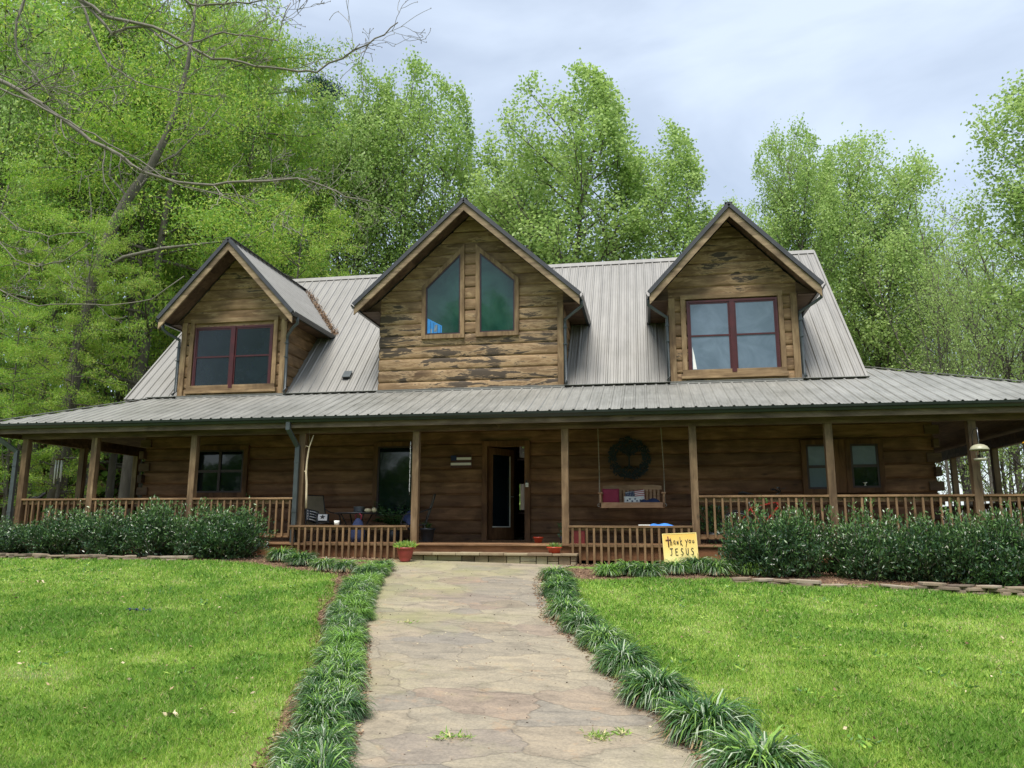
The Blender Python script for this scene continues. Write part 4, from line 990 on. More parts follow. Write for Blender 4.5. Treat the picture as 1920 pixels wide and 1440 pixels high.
# far-off wood behind everything
def far_wood(a0=-1.15, a1=.55, r0_=62, r1_=82, n=90000, hs=1., sd=3, lb='soft green mass of distant woodland behind the trunks', mats=('pop1', 'pop3', 'air3')):
    rs = np.random.RandomState(sd)
    a = rs.uniform(a0, a1, n); r0 = rs.uniform(r0_, r1_, n); X = 10+np.sin(a)*r0; Y = np.cos(a)*r0-2
    top = hs*np.interp(a, [-1.15, -.5, -.2, 0, .2, .35, .55, 1.2, 2], [22, 20, 12, 7, 6, 5.5, 5, 14, 16])*(.75+.5*vnoise(a*60+99, r0*0+7, 3., 5)); Z = ground(X, Y)+top*rs.uniform(0, 1, n)**.8
    V, F = leaves(np.stack([X, Y, Z], 1), rs.normal(size=(n, 3)), rs.uniform(.3, .8, n), rs.uniform(.25, .5, n), rs)
    me_ = np_mesh('far_wood', V, F, [M[x] for x in mats], rs.randint(0, 3, n)); o = bpy.data.objects.new('far_wood', me_); COL.objects.link(o)
    tag(o, lb, 'woodland', kind='stuff')
far_wood()
far_wood(-1.3, -.42, 34, 46, 60000, .32, 13, 'shady undergrowth of the woods left of the house', ('air3', 'pop3', 'chip'))
far_wood(2.2, 4.1, 44, 56, 50000, .45, 14, 'woodland edge across the front lawn behind the photographer', ('air3', 'pop3', 'pop3'))
# leaning tree on the left, its trunk traced at the distance of the wood edge
Yt = 8.5
def tr(pts, Y, dy=0.): return [onY(Y+dy*i, *p) for i, p in enumerate(pts)]
lt = tr([(108, 905), (118, 820), (135, 730), (150, 645), (172, 560), (190, 490), (212, 425), (240, 370), (282, 315), (312, 262), (330, 200), (352, 120), (372, -30)], Yt)
base_ = Vector((lt[0][0], Yt, float(ground(lt[0][0], Yt)))); lt[0] = np.array(base_)-[0, 0, .3]
LT = empty('leaning_tree', base_, label='leaning pale barked tree curving over behind the left dormer', cat='tree')
mb = MB(); rel = lambda ps: [Vector(p)-base_ for p in ps]
ltk = rel(lt); rs = np.random.RandomState(2); ltk = [p+Vector(rs.normal(0, .03, 3)) for p in ltk]
mb.tube(ltk, [.30, .27, .25, .235, .22, .21, .20, .18, .155, .13, .10, .075, .04], 10); mb.build('trunk', M['bark'], LT)
for pts, r_ in (([(203, 500), (232, 482), (300, 466), (372, 458), (425, 452), (470, 440)], .075), ([(175, 550), (165, 500), (160, 470), (172, 400), (165, 330)], .07), ([(282, 315), (330, 290), (380, 240), (420, 190)], .05), ([(240, 370), (205, 330), (212, 260), (200, 190)], .045)):
    mb = MB(); q = rel(tr(pts, Yt, .12)); mb.tube(q, [r_*(1-.75*i/(len(q)-1)) for i in range(len(q))], 7)
    rs = np.random.RandomState(len(pts)+int(r_*1000))
    for _ in range(14):
        i = rs.randint(1, len(q)); p0 = np.array(q[i]); pp = limb(p0, (rs.normal(), rs.normal(), rs.normal()*.6), rs.uniform(.5, 1.4), 4, rs, .3); mb.tube(pp, [.015, .012, .009, .006, .003], 3, caps=False)
    mb.build('branch', M['bark2'], LT)
rs = np.random.RandomState(8); n = 26000
ctr = np.array([list(Vector(p)-base_) for p in tr([(420, 430), (480, 420), (330, 250), (200, 250), (160, 330), (400, 200), (345, 60), (230, 150), (300, 140), (120, 420)], Yt, .1)])
c_ = ctr[rs.randint(0, len(ctr), n)]+rs.normal(0, 1, (n, 3))*[.9, .9, .35]+0; sub = rs.normal(0, .9, (60, 3))*[1, 1, .4]; c_ += sub[rs.randint(0, 60, n)]
V, F = leaves(c_, rs.normal(size=(n, 3))-[0, 0, .3], rs.uniform(.08, .16, n), rs.uniform(.03, .06, n), rs)
o = bpy.data.objects.new('crown', np_mesh('leaning_crown', V, F, [M['air1'], M['air2'], M['air3']], rs.randint(0, 3, n))); COL.objects.link(o); o.parent = LT

# bare spring tree whose limbs reach over the lawn from the left, trunk beyond the frame
rs = np.random.RandomState(21)
BT = onY(-7.2, -560, 700); bz = float(ground(BT[0], -7.2)); BTb = Vector((BT[0], -7.2, bz))
bt = empty('bare_tree', BTb, label='bare budding branches reaching in from the upper left', cat='tree')
mb = MB(); trk = limb((0, 0, -.3), (.06, 0, 1), 7.5, 9, rs, .05, .05); mb.tube(trk, [.16*(1-.08*i) for i in range(10)], 9); mb.build('trunk', M['bark'], bt)
def bare_limb(pts, r0, Y0, Y1, twig=16, joint=None, tl=1.0):
    r0 *= 1.35
    mb = MB(); n = len(pts)
    ps = [Vector(onY(Y0+(Y1-Y0)*i/(n-1), *p))-BTb for i, p in enumerate(pts)]
    if joint is not None: ps = [Vector(trk[joint])]+ps
    fine = []
    for a, b in zip(ps[:-1], ps[1:]):
        k = max(2, int((b-a).length/.15))
        for i in range(k):
            fine.append(a.lerp(b, i/k)+Vector(rs.normal(0, .010, 3)))
    fine.append(ps[-1]); m_ = len(fine)
    rad = [max(.006, r0*(1-.85*(i/(m_-1))**.9)) for i in range(m_)]; mb.tube(fine, rad, 7)
    st = 0
    def tw(p, d, ln, r_, depth):
        q = limb(p, d, ln, 7, rs, .20, .03); mb.tube(q, [max(.003, r_*(1-.8*i/7)) for i in range(8)], 4, caps=False)
        mb.lathe([(0, -.012), (.006, 0), (0, .014)], 5, tuple(q[-1]))
        if depth > 0:
            for _ in range(rs.randint(2, 5)):
                i = rs.randint(2, 8); i = min(i, 7); dd = unit((np.array(q[i])-np.array(q[i-1]))[None])[0]
                tw(q[i], dd+rs.normal(0, .55, 3)*[1, .8, 1], ln*rs.uniform(.3, .6), r_*.6, depth-1)
    for _ in range(int(twig*1.6)):
        i = int(rs.uniform(.12, .98)*(m_-1)); d = np.array(fine[min(i+1, m_-1)]-fine[max(i-1, 0)]); d = unit(d[None])[0]
        tw(fine[i], d*1.1+rs.normal(0, .6, 3)*[1, .7, 1], tl*rs.uniform(.25, .85), max(.004, rad[i]*.45), 2 if rs.rand() < .6 else 1)
    mb.build('branch', M['barebark'], bt)
bare_limb([(-160, 60), (0, 150), (60, 180), (170, 262), (225, 293), (270, 325), (330, 345), (400, 345), (480, 338), (560, 335), (610, 350), (650, 370), (695, 378)], .036, -7.6, -6.9, 24, 8)
bare_limb([(-120, -160), (60, -60), (150, 0), (215, 38), (290, 52), (355, 88), (400, 110), (480, 124), (560, 134), (595, 135), (640, 108), (690, 82), (720, 64), (746, 42)], .034, -7.3, -6.8, 24, 9)
bare_limb([(-200, 260), (-90, 200), (0, 165), (60, 190), (150, 240), (200, 268), (260, 300), (300, 330), (345, 352), (405, 362), (455, 385)], .02, -7.9, -7.3, 12, 7)
bare_limb([(-200, 480), (-60, 520), (0, 545), (30, 560), (70, 572), (175, 572), (230, 570), (285, 562), (345, 518)], .016, -7.5, -7.4, 9, 4, .7)
bare_limb([(-200, 400), (-60, 430), (0, 452), (30, 485), (70, 500), (120, 490), (168, 455)], .013, -7.7, -7.6, 7, 4, .6)
bare_limb([(-200, 300), (-60, 360), (0, 400), (50, 432), (90, 440), (160, 436)], .012, -7.4, -7.5, 6, 5, .6)
bare_limb([(150, 0), (210, 60), (270, 50), (330, 90), (420, 60), (520, 75), (530, 40), (545, 5)], .016, -7.2, -7.0, 12, None, .8)
bare_limb([(60, -60), (35, 40), (30, 100), (80, 160), (150, 175), (240, 160)], .012, -7.4, -7.3, 8, None, .8)
bare_limb([(150, 0), (175, 70), (200, 120), (260, 155), (330, 172), (400, 180)], .012, -7.1, -7.0, 8, None, .7)
bare_limb([(310, -60), (345, 0), (370, 10), (440, 5), (560, -10)], .016, -7.0, -6.9, 10, None, .7)

# ------------------------------------------------------------------ shrubs along the porch
def shrub_data(seed, rx=1.08, ry=.6, h=1.05, nl=8000):
    rs = np.random.RandomState(seed); mb = MB(); tips = []; dirs = []
    lobes = [(rs.uniform(-.6, .6)*rx, rs.uniform(-.5, .5)*ry, rs.uniform(.75, 1.08)*h) for _ in range(5)]
    for i in range(120):
        a = rs.uniform(0, 2*math.pi); rr = math.sqrt(rs.uniform(0, 1)); bx, by = rs.normal(0, .10, 2)
        lx, ly, lh = lobes[rs.randint(5)]
        z = h*(1-.5*rr**2.2)*rs.uniform(.55, 1.06) if rs.rand() < .75 else rs.uniform(.12, .5)*h
        e = np.array([math.cos(a)*rx*rr*(.5+.5*min(1, 1.3*z/h))+lx*.3, math.sin(a)*ry*rr+ly*.2, max(.08, z*(.8+.25*lh/h))])
        s_ = np.array([bx, by, -.1]); mid_ = (s_+e)/2+np.array([0, 0, -.05])+rs.normal(0, .04, 3)
        mb.tube([s_, mid_, e], [.012, .008, .004], 4, caps=False)
        for t in (1., .85, .68, .5):
            p = (1-t)**2*s_+2*(1-t)*t*mid_+t*t*e; tips.append(p); dirs.append(e-mid_)
            for _ in range(2):
                tips.append(p+rs.normal(0, .09, 3)); dirs.append(e-mid_+rs.normal(0, .15, 3))
    tips = np.array(tips); dirs = unit(np.array(dirs)); ch = rs.randint(0, len(tips), nl)
    P = tips[ch]+rs.normal(0, .045, (nl, 3)); D = dirs[ch]*.9+rs.normal(0, .6, (nl, 3))+[0, 0, .18]; P[:, 2] = np.maximum(P[:, 2], .03)
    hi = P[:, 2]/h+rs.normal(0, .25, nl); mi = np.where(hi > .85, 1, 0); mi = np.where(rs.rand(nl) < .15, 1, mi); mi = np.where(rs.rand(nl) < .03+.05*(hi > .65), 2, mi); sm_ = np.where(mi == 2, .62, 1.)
    V, F = leaves(P, D, rs.uniform(.055, .10, nl)*sm_, rs.uniform(.018, .031, nl)*np.where(mi == 2, .8, 1.), rs, .5)
    tm = bpy.data.meshes.new('shrub_stems'); tm.from_pydata(mb.v, [], mb.f); tm.materials.append(M['bark']); tm.update()
    return tm, np_mesh('shrub_leaves', V, F, [M['lau1'], M['lau2'], M['lau3']], mi)
SH = [shrub_data(200+i, nl=15000) for i in range(4)]
GS = 'clipped laurel shrubs along the porch'
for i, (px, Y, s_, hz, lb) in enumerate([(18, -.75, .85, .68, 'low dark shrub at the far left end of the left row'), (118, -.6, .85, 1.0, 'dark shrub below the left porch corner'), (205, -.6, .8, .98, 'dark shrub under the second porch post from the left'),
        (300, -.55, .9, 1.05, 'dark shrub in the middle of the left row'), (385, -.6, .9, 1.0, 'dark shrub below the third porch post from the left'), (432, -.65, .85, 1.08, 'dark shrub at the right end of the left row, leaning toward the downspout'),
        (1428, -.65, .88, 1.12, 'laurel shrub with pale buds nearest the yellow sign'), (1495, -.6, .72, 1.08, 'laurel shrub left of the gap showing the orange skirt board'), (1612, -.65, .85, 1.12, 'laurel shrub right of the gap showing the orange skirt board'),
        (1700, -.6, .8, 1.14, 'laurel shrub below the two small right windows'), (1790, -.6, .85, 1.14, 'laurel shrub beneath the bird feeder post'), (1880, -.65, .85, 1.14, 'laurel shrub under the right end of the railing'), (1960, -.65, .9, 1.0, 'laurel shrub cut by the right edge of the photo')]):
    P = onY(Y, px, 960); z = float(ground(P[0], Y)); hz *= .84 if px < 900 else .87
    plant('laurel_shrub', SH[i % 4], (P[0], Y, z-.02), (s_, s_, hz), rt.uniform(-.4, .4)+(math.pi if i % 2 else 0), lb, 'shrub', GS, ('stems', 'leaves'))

# ------------------------------------------------------------------ border grass clumps
def clump_data(seed, r=.25, h=.29, n=330, lightness=.3, dry=.05):
    rs = np.random.RandomState(seed); Vs, mis = [], []
    for i in range(n):
        a = rs.uniform(0, 2*math.pi); b0 = rs.uniform(0, .55)*r; ln = rs.uniform(.6, 1.1)*math.hypot(r, h)*.88; e0 = rs.uniform(.75, 1.5)
        p = np.array([math.cos(a)*b0, math.sin(a)*b0, 0.]); a2 = a+rs.normal(0, .5); w = rs.uniform(.0045, .0075)
        isdry = rs.rand() < dry; e = e0*(.5 if isdry else 1); pts = [p]
        for k in range(4):
            p = p+np.array([math.cos(a2)*math.cos(e), math.sin(a2)*math.cos(e), math.sin(e)])*ln/4; e -= rs.uniform(.42, .72); pts.append(p)
        s_ = np.array([-math.sin(a2), math.cos(a2), 0.]); tw_ = rs.normal(0, .25)
        s_ = s_*math.cos(tw_)+np.array([0, 0, 1])*math.sin(tw_); wd = [w*.8, w, w*.9, w*.6, .0006]
        m_ = 3 if isdry else (1 if rs.rand() < lightness*(.4+e0) else (2 if rs.rand() < .16 else 0))
        for k in range(4):
            Vs += [pts[k]-s_*wd[k], pts[k]+s_*wd[k], pts[k+1]+s_*wd[k+1], pts[k+1]-s_*wd[k+1]]; mis.append(m_)
    V = np.array(Vs); V[:, 2] = np.maximum(V[:, 2], .004); return np_mesh('grass_clump', V, np.arange(len(V)).reshape(-1, 4), [M['lir1'], M['lir2'], M['lir3'], M['lir4']], np.array(mis))
CL = [clump_data(300+i, n=900, lightness=(.08, .18, .45, .14)[i], dry=(.03, .10, .02, .16)[i]) for i in range(4)]
def put_clump(x, y, s_, i, lb, grp, hz=1.25):
    o = bpy.data.objects.new('grass_clump', CL[i]); COL.objects.link(o); o.location = (x, y, float(ground(x, y))+.008); o.scale = (s_, s_, s_*hz); o.rotation_euler = (0, 0, rt.uniform(0, 6.28))
    tag(o, lb, 'grass clump', grp)
GL = 'border grass clumps left of the path'; GR = 'border grass clumps right of the path'; GH = 'border grass clumps by the porch'
lbL = 'arching border grass clump in the crowded left path edging'
cl_ = np.array([on_ground(*p)[:2] for p in [(706, 1072), (676, 1108), (655, 1155), (641, 1225), (627, 1292), (610, 1365), (586, 1440), (555, 1540)]]); Pc = chain(cl_, 27)
for i, (x, y) in enumerate(Pc):
    for side in (-.07, .09): put_clump(x+side+rt.uniform(-.04, .04), y+rt.uniform(-.08, .08), rt.uniform(.60, .76), rt.randrange(4), lbL, GL, rt.uniform(1.15, 1.6))
for i, (px, py, s_) in enumerate([(1040, 1088, 1.), (1048, 1118, 1.), (1062, 1160, 1.02), (1092, 1186, .98), (1130, 1215, 1.02), (1168, 1258, 1.08), (1230, 1318, 1.2), (1325, 1385, 1.3), (1425, 1470, 1.4), (1530, 1570, 1.3)]):
    x, y, _ = on_ground(px, py); lb = ['clump touching the red bowl on the step', 'second from the house', 'third from the house', 'fourth from the house', 'fifth from the house', 'sixth from the house', 'third from the bottom of the photo', 'large browning one, second from the bottom', 'lowest and largest, cut by the bottom edge', 'beyond the bottom edge'][i]
    for k in range(3): pass
    put_clump(x, y, s_*.92, (1, 0, 3, 0, 1, 0, 0, 3, 1, 1)[i], 'border grass clump right of the path: '+lb, GR)
    put_clump(x+.11, y-.10, s_*.72, (0, 3, 1, 1, 0, 1, 1, 0, 0, 1)[i], 'side shoot of the border grass clump '+lb.replace(' of the photo', ''), GR)
rb_ = chain(np.array([on_ground(*p)[:2] for p in [(1050, 1100), (1066, 1150), (1102, 1192), (1150, 1236), (1215, 1300), (1300, 1362), (1400, 1440), (1500, 1540)]]), 19)
for x, y in rb_: put_clump(x+rt.uniform(-.05, .05), y+rt.uniform(-.05, .05), rt.uniform(.62, .8), rt.choice((0, 1, 3)), 'low filler tuft merging with its neighbours in the border right of the path', 'filler tufts of the right border', 1.2)
for px, py, s_, k, lb in [(528, 1052, 1., 1, 'leftmost clump beside the foot of the downspout'), (566, 1060, .95, 0, 'clump left of the low railing, second from the downspout'), (608, 1070, .85, 3, 'half dry clump in front of the low railing'), (645, 1072, .8, 3, 'browning clump nearest the left path edging'), (545, 1040, .9, 0, 'clump tucked against the downspout'),
        (1140, 1080, .8, 2, 'small bright clump left of the yellow sign'), (1180, 1078, .95, 1, 'clump in front of the middle of the right low railing'), (1215, 1082, .95, 0, 'dark clump just left of the yellow sign'), (1268, 1076, .95, 1, 'clump under the left corner of the yellow sign'), (1310, 1074, 1.12, 0, 'wide dark clump covering the foot of the yellow sign'), (1345, 1078, 1.05, 3, 'clump with dry blades right of the yellow sign'), (1385, 1074, 1.05, 0, 'clump touching the first right shrub'), (1408, 1078, .9, 2, 'bright green clump at the right end by the stones')]:
    x, y, _ = on_ground(px, py); put_clump(x, y, s_*1.05, k, 'border grass, '+lb, GH)

# ------------------------------------------------------------------ dry laid stone edging
def edging(name, pts, layers, lb):
    rs = np.random.RandomState(len(pts)*7+layers); r_ = empty(name, (pts[0][0], pts[0][1], float(ground(*pts[0]))), label=lb, cat='stone edging')
    b0 = Vector(r_.location); mb = MB(); P = np.array(pts, float); d = np.r_[0, np.cumsum(np.linalg.norm(np.diff(P, axis=0), axis=1))]
    for l in range(layers):
        s_ = rs.uniform(0, .2)
        while s_ < d[-1]-.1:
            w = rs.uniform(.2, .55); th_ = rs.uniform(.03, .055); x = np.interp(s_+w/2, d, P[:, 0]); y = np.interp(s_+w/2, d, P[:, 1])
            if l == layers-1 and rs.rand() < .3: s_ += w; continue
            a = rs.normal(0, .12); k = rs.randint(5, 8); ring = []
            for j in range(k):
                t = 2*math.pi*j/k+rs.uniform(-.25, .25); ring.append((w*.52*math.cos(t)*rs.uniform(.85, 1.1), .13*math.sin(t)*rs.uniform(.7, 1.15)))
            z = float(ground(x, y))+l*.050+.004; tx, ty = rs.normal(0, .03, 2)
            pp = [Vector((x+u*math.cos(a)-v_*math.sin(a), y+u*math.sin(a)+v_*math.cos(a)+rs.normal(0, .006), z+u*tx))-b0 for u, v_ in ring]
            mb.prism(pp, (0, 0, th_)); s_ += w*rs.uniform(.86, 1.02)
    mb.build('stones', M['stone'], r_, bevel=.008)
edging('stone_edging', [(-2.5, -1.35), (0, -1.35), (3, -1.3), (5.4, -1.2)], 2, 'thin line of flat stones edging the left shrub bed')
edging('stone_edging', [(14.9, -1.62), (17.0, -1.68)], 2, 'single course of flat stones at the near end of the right bed')
edging('stone_edging', [(17.0, -1.70), (20.6, -1.78), (24, -1.8)], 3, 'stacked flat stones edging the right shrub bed')

# ------------------------------------------------------------------ lawn blades, mulch chips
def lawn():
    rs = np.random.RandomState(4); n = 1300000
    px = rs.uniform(-350, 2300, n); py = 1046+(1600-1046)*rs.uniform(0, 1, n)**1.15
    d = _f[None]+_r[None]*((px-960)/FPX)[:, None]-_u[None]*((py-720)/FPX)[:, None]
    t = np.full(n, 10.)
    for _ in range(40):
        X = CAM[0]+d[:, 0]*t; Y = CAM[1]+d[:, 1]*t; z = ground(X, Y); t2 = np.clip((z-CAM[2])/d[:, 2], 1, 40); t = t*.5+t2*.5
    X = CAM[0]+d[:, 0]*t; Y = CAM[1]+d[:, 1]*t; dist = t
    X += rs.normal(0, .02, n)*dist/5; Y += rs.normal(0, .03, n)*dist/5
    xl = by_y(PLw, Y); xr = by_y(PRw, Y)
    edge = .06*vnoise(X, Y, .25, 9)
    ok = ((X < xl-.52-.06*np.sin(Y*2.1)-edge) | (X > xr+.30+edge))
    bl = np.interp(X, [p[0] for p in bedL], [p[1] for p in bedL]); br = np.interp(X, [p[0] for p in bedR], [p[1] for p in bedR])
    lim = np.where(X < 10.5, bl, br)+.10*vnoise(X, Y, .3, 3)-.02; ok &= (Y < lim) & (dist > 2.2) & (dist < 30) & (Y < -1.0)
    nz = .5+.92*(vnoise(X, Y, 1.6, 11)*.42+vnoise(X, Y, .55, 12)*.33+vnoise(X, Y, .18, 13)*.25-.5)
    far = np.clip((Y+9)/8, 0, 1)       # lush toward the house, thinner and yellower nearer the camera
    keep = rs.rand(n) < np.clip(.45+1.5*(nz-.32)+.5*far, .12, 1); ok &= keep
    X, Y, dist, nz, far = X[ok], Y[ok], dist[ok], nz[ok], far[ok]; n = len(X)
    z = ground(X, Y); hgt = (.026+.034*np.clip(nz-.3, 0, .5)/.3+.012*far)*rs.uniform(.6, 1.35, n)
    a = rs.uniform(0, 2*math.pi, n); lean = rs.uniform(.1, .9, n); w = np.maximum(.0018, .00036*dist)*rs.uniform(.7, 1.3, n)
    P = np.stack([X, Y, z-.003], 1); s_ = np.stack([np.cos(a), np.sin(a), 0*a], 1); b = rs.uniform(0, 2*math.pi, n); ld = np.stack([np.cos(b), np.sin(b), 0*b], 1)
    midp = P+ld*(lean*hgt*.35)[:, None]+np.array([0, 0, 1])*(hgt*.62)[:, None]; tip = P+ld*(lean*hgt*1.0)[:, None]+np.array([0, 0, 1])*(hgt*(1-.25*lean))[:, None]
    V = np.stack([P-s_*w[:, None], P+s_*w[:, None], midp+s_*w[:, None]*.8, tip, midp-s_*w[:, None]*.8], 1).reshape(-1, 3); F = np.arange(5*n).reshape(n, 5)
    q = nz+rs.normal(0, .15, n)+.10*far; mi = np.where(q > .66, 2, np.where(q > .47, 0, 1)); mi = np.where((rs.rand(n) < .06+.45*np.clip(.42-nz, 0, .3)/.2*(1-.8*far)), 3, mi)
    me_ = np_mesh('lawn_grass', V, F, [M['gr1'], M['gr2'], M['gr3'], M['gr4']], mi); o = bpy.data.objects.new('lawn_grass', me_); COL.objects.link(o)
    tag(o, 'short green lawn on both sides of the stone path', 'grass', kind='stuff'); print('blades', n)
lawn()
def lawn_bits():
    rs = np.random.RandomState(91); n = 1500; X = rs.uniform(-2, 24, n); Y = -1.8-10.5*rs.uniform(0, 1, n); ok = (X < by_y(PLw, Y)-.85) | (X > by_y(PRw, Y)+.45); X, Y = X[ok], Y[ok]; n = len(X)
    P = np.stack([X, Y, ground(X, Y)+rs.uniform(.03, .06, n)], 1); V, F = leaves(P, rs.normal(size=(n, 3))*[1, 1, .3], rs.uniform(.02, .06, n), rs.uniform(.008, .028, n), rs)
    o = bpy.data.objects.new('lawn_litter', np_mesh('lawn_litter', V, F, [M['chip'], M['stick'], M['lir4']], rs.randint(0, 3, n))); COL.objects.link(o); tag(o, 'small dry leaves and clippings scattered over the lawn', 'leaf litter', kind='stuff')
    m_ = 240; cx_ = rs.uniform(-2, 24, m_); cy_ = -2-10*rs.uniform(0, 1, m_); ok = (cx_ < by_y(PLw, cy_)-.9) | (cx_ > by_y(PRw, cy_)+.5); cx_, cy_ = cx_[ok], cy_[ok]; k = 26; X = np.repeat(cx_, k)+rs.normal(0, .06, len(cx_)*k); Y = np.repeat(cy_, k)+rs.normal(0, .06, len(cx_)*k)
    n = len(X); P = np.stack([X, Y, ground(X, Y)+rs.uniform(.01, .05, n)], 1); V, F = leaves(P, rs.normal(size=(n, 3))*[1, 1, .4]+[0, 0, .5], rs.uniform(.03, .08, n), rs.uniform(.012, .028, n), rs)
    o = bpy.data.objects.new('lawn_weeds', np_mesh('lawn_weeds', V, F, [M['gr3'], M['lau2'], M['gr2']], rs.randint(0, 3, n))); COL.objects.link(o); tag(o, 'low broad leaved weeds and clover growing among the grass', 'weeds', kind='stuff')
lawn_bits()
def chips():
    rs = np.random.RandomState(6); n = 42000
    A = n//3; X = np.r_[rs.uniform(-3, 9.2, A), rs.uniform(12.1, 24, A)]; Y = rs.uniform(-2.3, .2, 2*A)
    bl = np.interp(X, [p[0] for p in bedL], [p[1] for p in bedL]); br = np.interp(X, [p[0] for p in bedR], [p[1] for p in bedR]); ok = Y > np.where(X < 10.5, bl, br)-.05
    Y2 = -1.4-11*rs.uniform(0, 1, A)**.8; X2 = by_y(PLw, Y2)-rs.uniform(-.03, .66, A)
    Y3 = -1.4-11*rs.uniform(0, 1, A//2)**.8; X3 = by_y(PRw, Y3)+rs.uniform(-.06, .45, A//2)
    X = np.r_[X[ok], X2, X3]; Y = np.r_[Y[ok], Y2, Y3]; n = len(X); P = np.stack([X, Y, ground(X, Y)+.012+rs.uniform(0, .012, n)], 1)
    D = rs.normal(size=(n, 3))*[1, 1, .25]; V, F = leaves(P, D, rs.uniform(.015, .055, n), rs.uniform(.008, .02, n), rs)
    o = bpy.data.objects.new('mulch_chips', np_mesh('mulch_chips', V, F, [M['chip']])); COL.objects.link(o); tag(o, 'brown bark mulch chips and dry litter in the planting beds', 'mulch', kind='stuff')
chips()
#==PART4==
# ------------------------------------------------------------------ things on and around the porch
def X_(rz=0, loc=(0, 0, 0), rx=0, ry=0): return Matrix.Translation(loc) @ Matrix.Rotation(R(rz), 4, 'Z') @ Matrix.Rotation(R(ry), 4, 'Y') @ Matrix.Rotation(R(rx), 4, 'X')
# porch swing
SX0, SX1, SYf, SYb, SZ = 12.74, 14.02, 1.15, 1.62, .70
sw = empty('porch_swing', ((SX0+SX1)/2, 1.4, SZ), label='tan wooden porch swing hanging on ropes under the round wall ornament', cat='porch swing')
cx = (SX0+SX1)/2; hw = (SX1-SX0)/2; O = Vector((cx, 1.4, SZ)); T = lambda x, y, z: tuple(Vector((x, y, z))-O)
mb = MB()
for k in range(6): y = SYf+.03+k*.075; mb.box(T(SX0+.02, y, SZ+.055-k*.006), T(SX1-.02, y+.062, SZ+.075-k*.006))
mb.box(T(SX0, SYf-.0, SZ-.005), T(SX1, SYf+.028, SZ+.105)); seat_ = mb.build('seat', M['swing'], sw, bevel=.004)
mb = MB()
for x in (SX0+.1, cx-.25, cx+.15, SX1-.12): mb.box(T(x, SYf+.03, SZ-.03), T(x+.04, SYb, SZ+.03))
mb.build('seat_frame', M['interior'], sw)
mb = MB()
n = 15
for k in range(n):
    x = SX0+.09+k*(2*hw-.2)/(n-1); mb.beam(T(x, SYb-.02, SZ+.04), T(x, SYb+.09, SZ+.41), .052, .016, up=(0, 1, 0))
mb.prism([T(SX0+.04, SYb+.07, SZ+.38), T(SX1-.04, SYb+.07, SZ+.38), T(SX1-.04, SYb+.07, SZ+.455), T(SX1-.2, SYb+.07, SZ+.475), T(SX0+.2, SYb+.07, SZ+.475), T(SX0+.04, SYb+.07, SZ+.455)], (0, .03, 0))
mb.build('backrest', M['swing'], sw, bevel=.003)
for x in (SX0-.02, SX1-.05):
    mb = MB(); mb.box(T(x-.01, SYf-.04, SZ+.28), T(x+.08, SYb+.02, SZ+.305)); mb.box(T(x+.02, SYf+.0, SZ+.0), T(x+.055, SYf+.04, SZ+.28)); mb.box(T(x+.02, SYb-.03, SZ+.0), T(x+.055, SYb+.01, SZ+.28)); mb.build('arm', M['swing'], sw, bevel=.004)
for x in (SX0-.01, SX1+.01):
    top = (x-.02 if x < cx else x-.05, 1.38, ZE-.13+SP*1.26)
    kz = SZ+.75
    mb = MB(); pts = [T(*(np.array((x, 1.385, kz))+(np.array(top)-(x, 1.385, kz))*t)) for t in np.linspace(0, 1, 8)]; mb.tube(pts, .009, 6)
    mb.tube([T(x, 1.385, kz), T(x, SYf+.03, SZ+.05)], .007, 6); mb.tube([T(x, 1.385, kz), T(x, SYb-.0, SZ+.05)], .007, 6); mb.build('rope', M['rope'], sw)
    for y in (SYf+.03,):
        mb = MB()
        for a in range(10):
            t = a/10*2*math.pi; 
        mb.tube([T(x+.03*math.cos(a*.628), y, SZ+.05+.03*math.sin(a*.628)) for a in range(11)], .006, 5, caps=False); mb.build('hook', M['steel'], sw)
mb = MB(); mb.lathe([(.0, -.004), (.018, -.003), (.02, .004)], 12); bpy_o = mb.build('medallion', M['gourd'], sw); bpy_o.location = T(cx, SYf-.003, SZ+.05); bpy_o.rotation_euler = (R(90), 0, 0)
def pillow_mesh(w, h, t, n=12):
    vs, fs = [], []
    for s_ in (1, -1):
        for i in range(n+1):
            for j in range(n+1):
                u, v_ = i/n*2-1, j/n*2-1; b = (1-u**4)*(1-v_**4)
                k = 1-.06*(abs(u*v_)**0)*(0) ; pin = 1-.05*(1-abs(u)**2)*abs(v_)**6; pin2 = 1-.05*(1-abs(v_)**2)*abs(u)**6
                vs.append((u*w/2*pin2, s_*t/2*b**.5, v_*h/2*pin))
    m_ = (n+1)**2
    for s_ in (0, 1):
        for i in range(n):
            for j in range(n):
                a = s_*m_+i*(n+1)+j; q = (a, a+1, a+n+2, a+n+1); fs.append(q if s_ else q[::-1])
    return vs, fs
def pillow(name, loc, w, h, t, rot, mat, lb, extras=None, cat='cushion'):
    r_ = empty(name, loc, 0, label=lb, cat=cat); r_.rotation_euler = tuple(R(a) for a in rot)
    mb = MB(); vs, fs = pillow_mesh(w, h, t); vs = [(a, b, c+h/2) for a, b, c in vs]; mb.add(vs, fs, 0, True); c_ = mb.build('cover', mat, r_)
    if extras: extras(r_, w, h, t)
    return r_
def bulge(u, v_, t): return -(t/2*max(0, (1-u**4)*(1-v_**4))**.5)-.0025
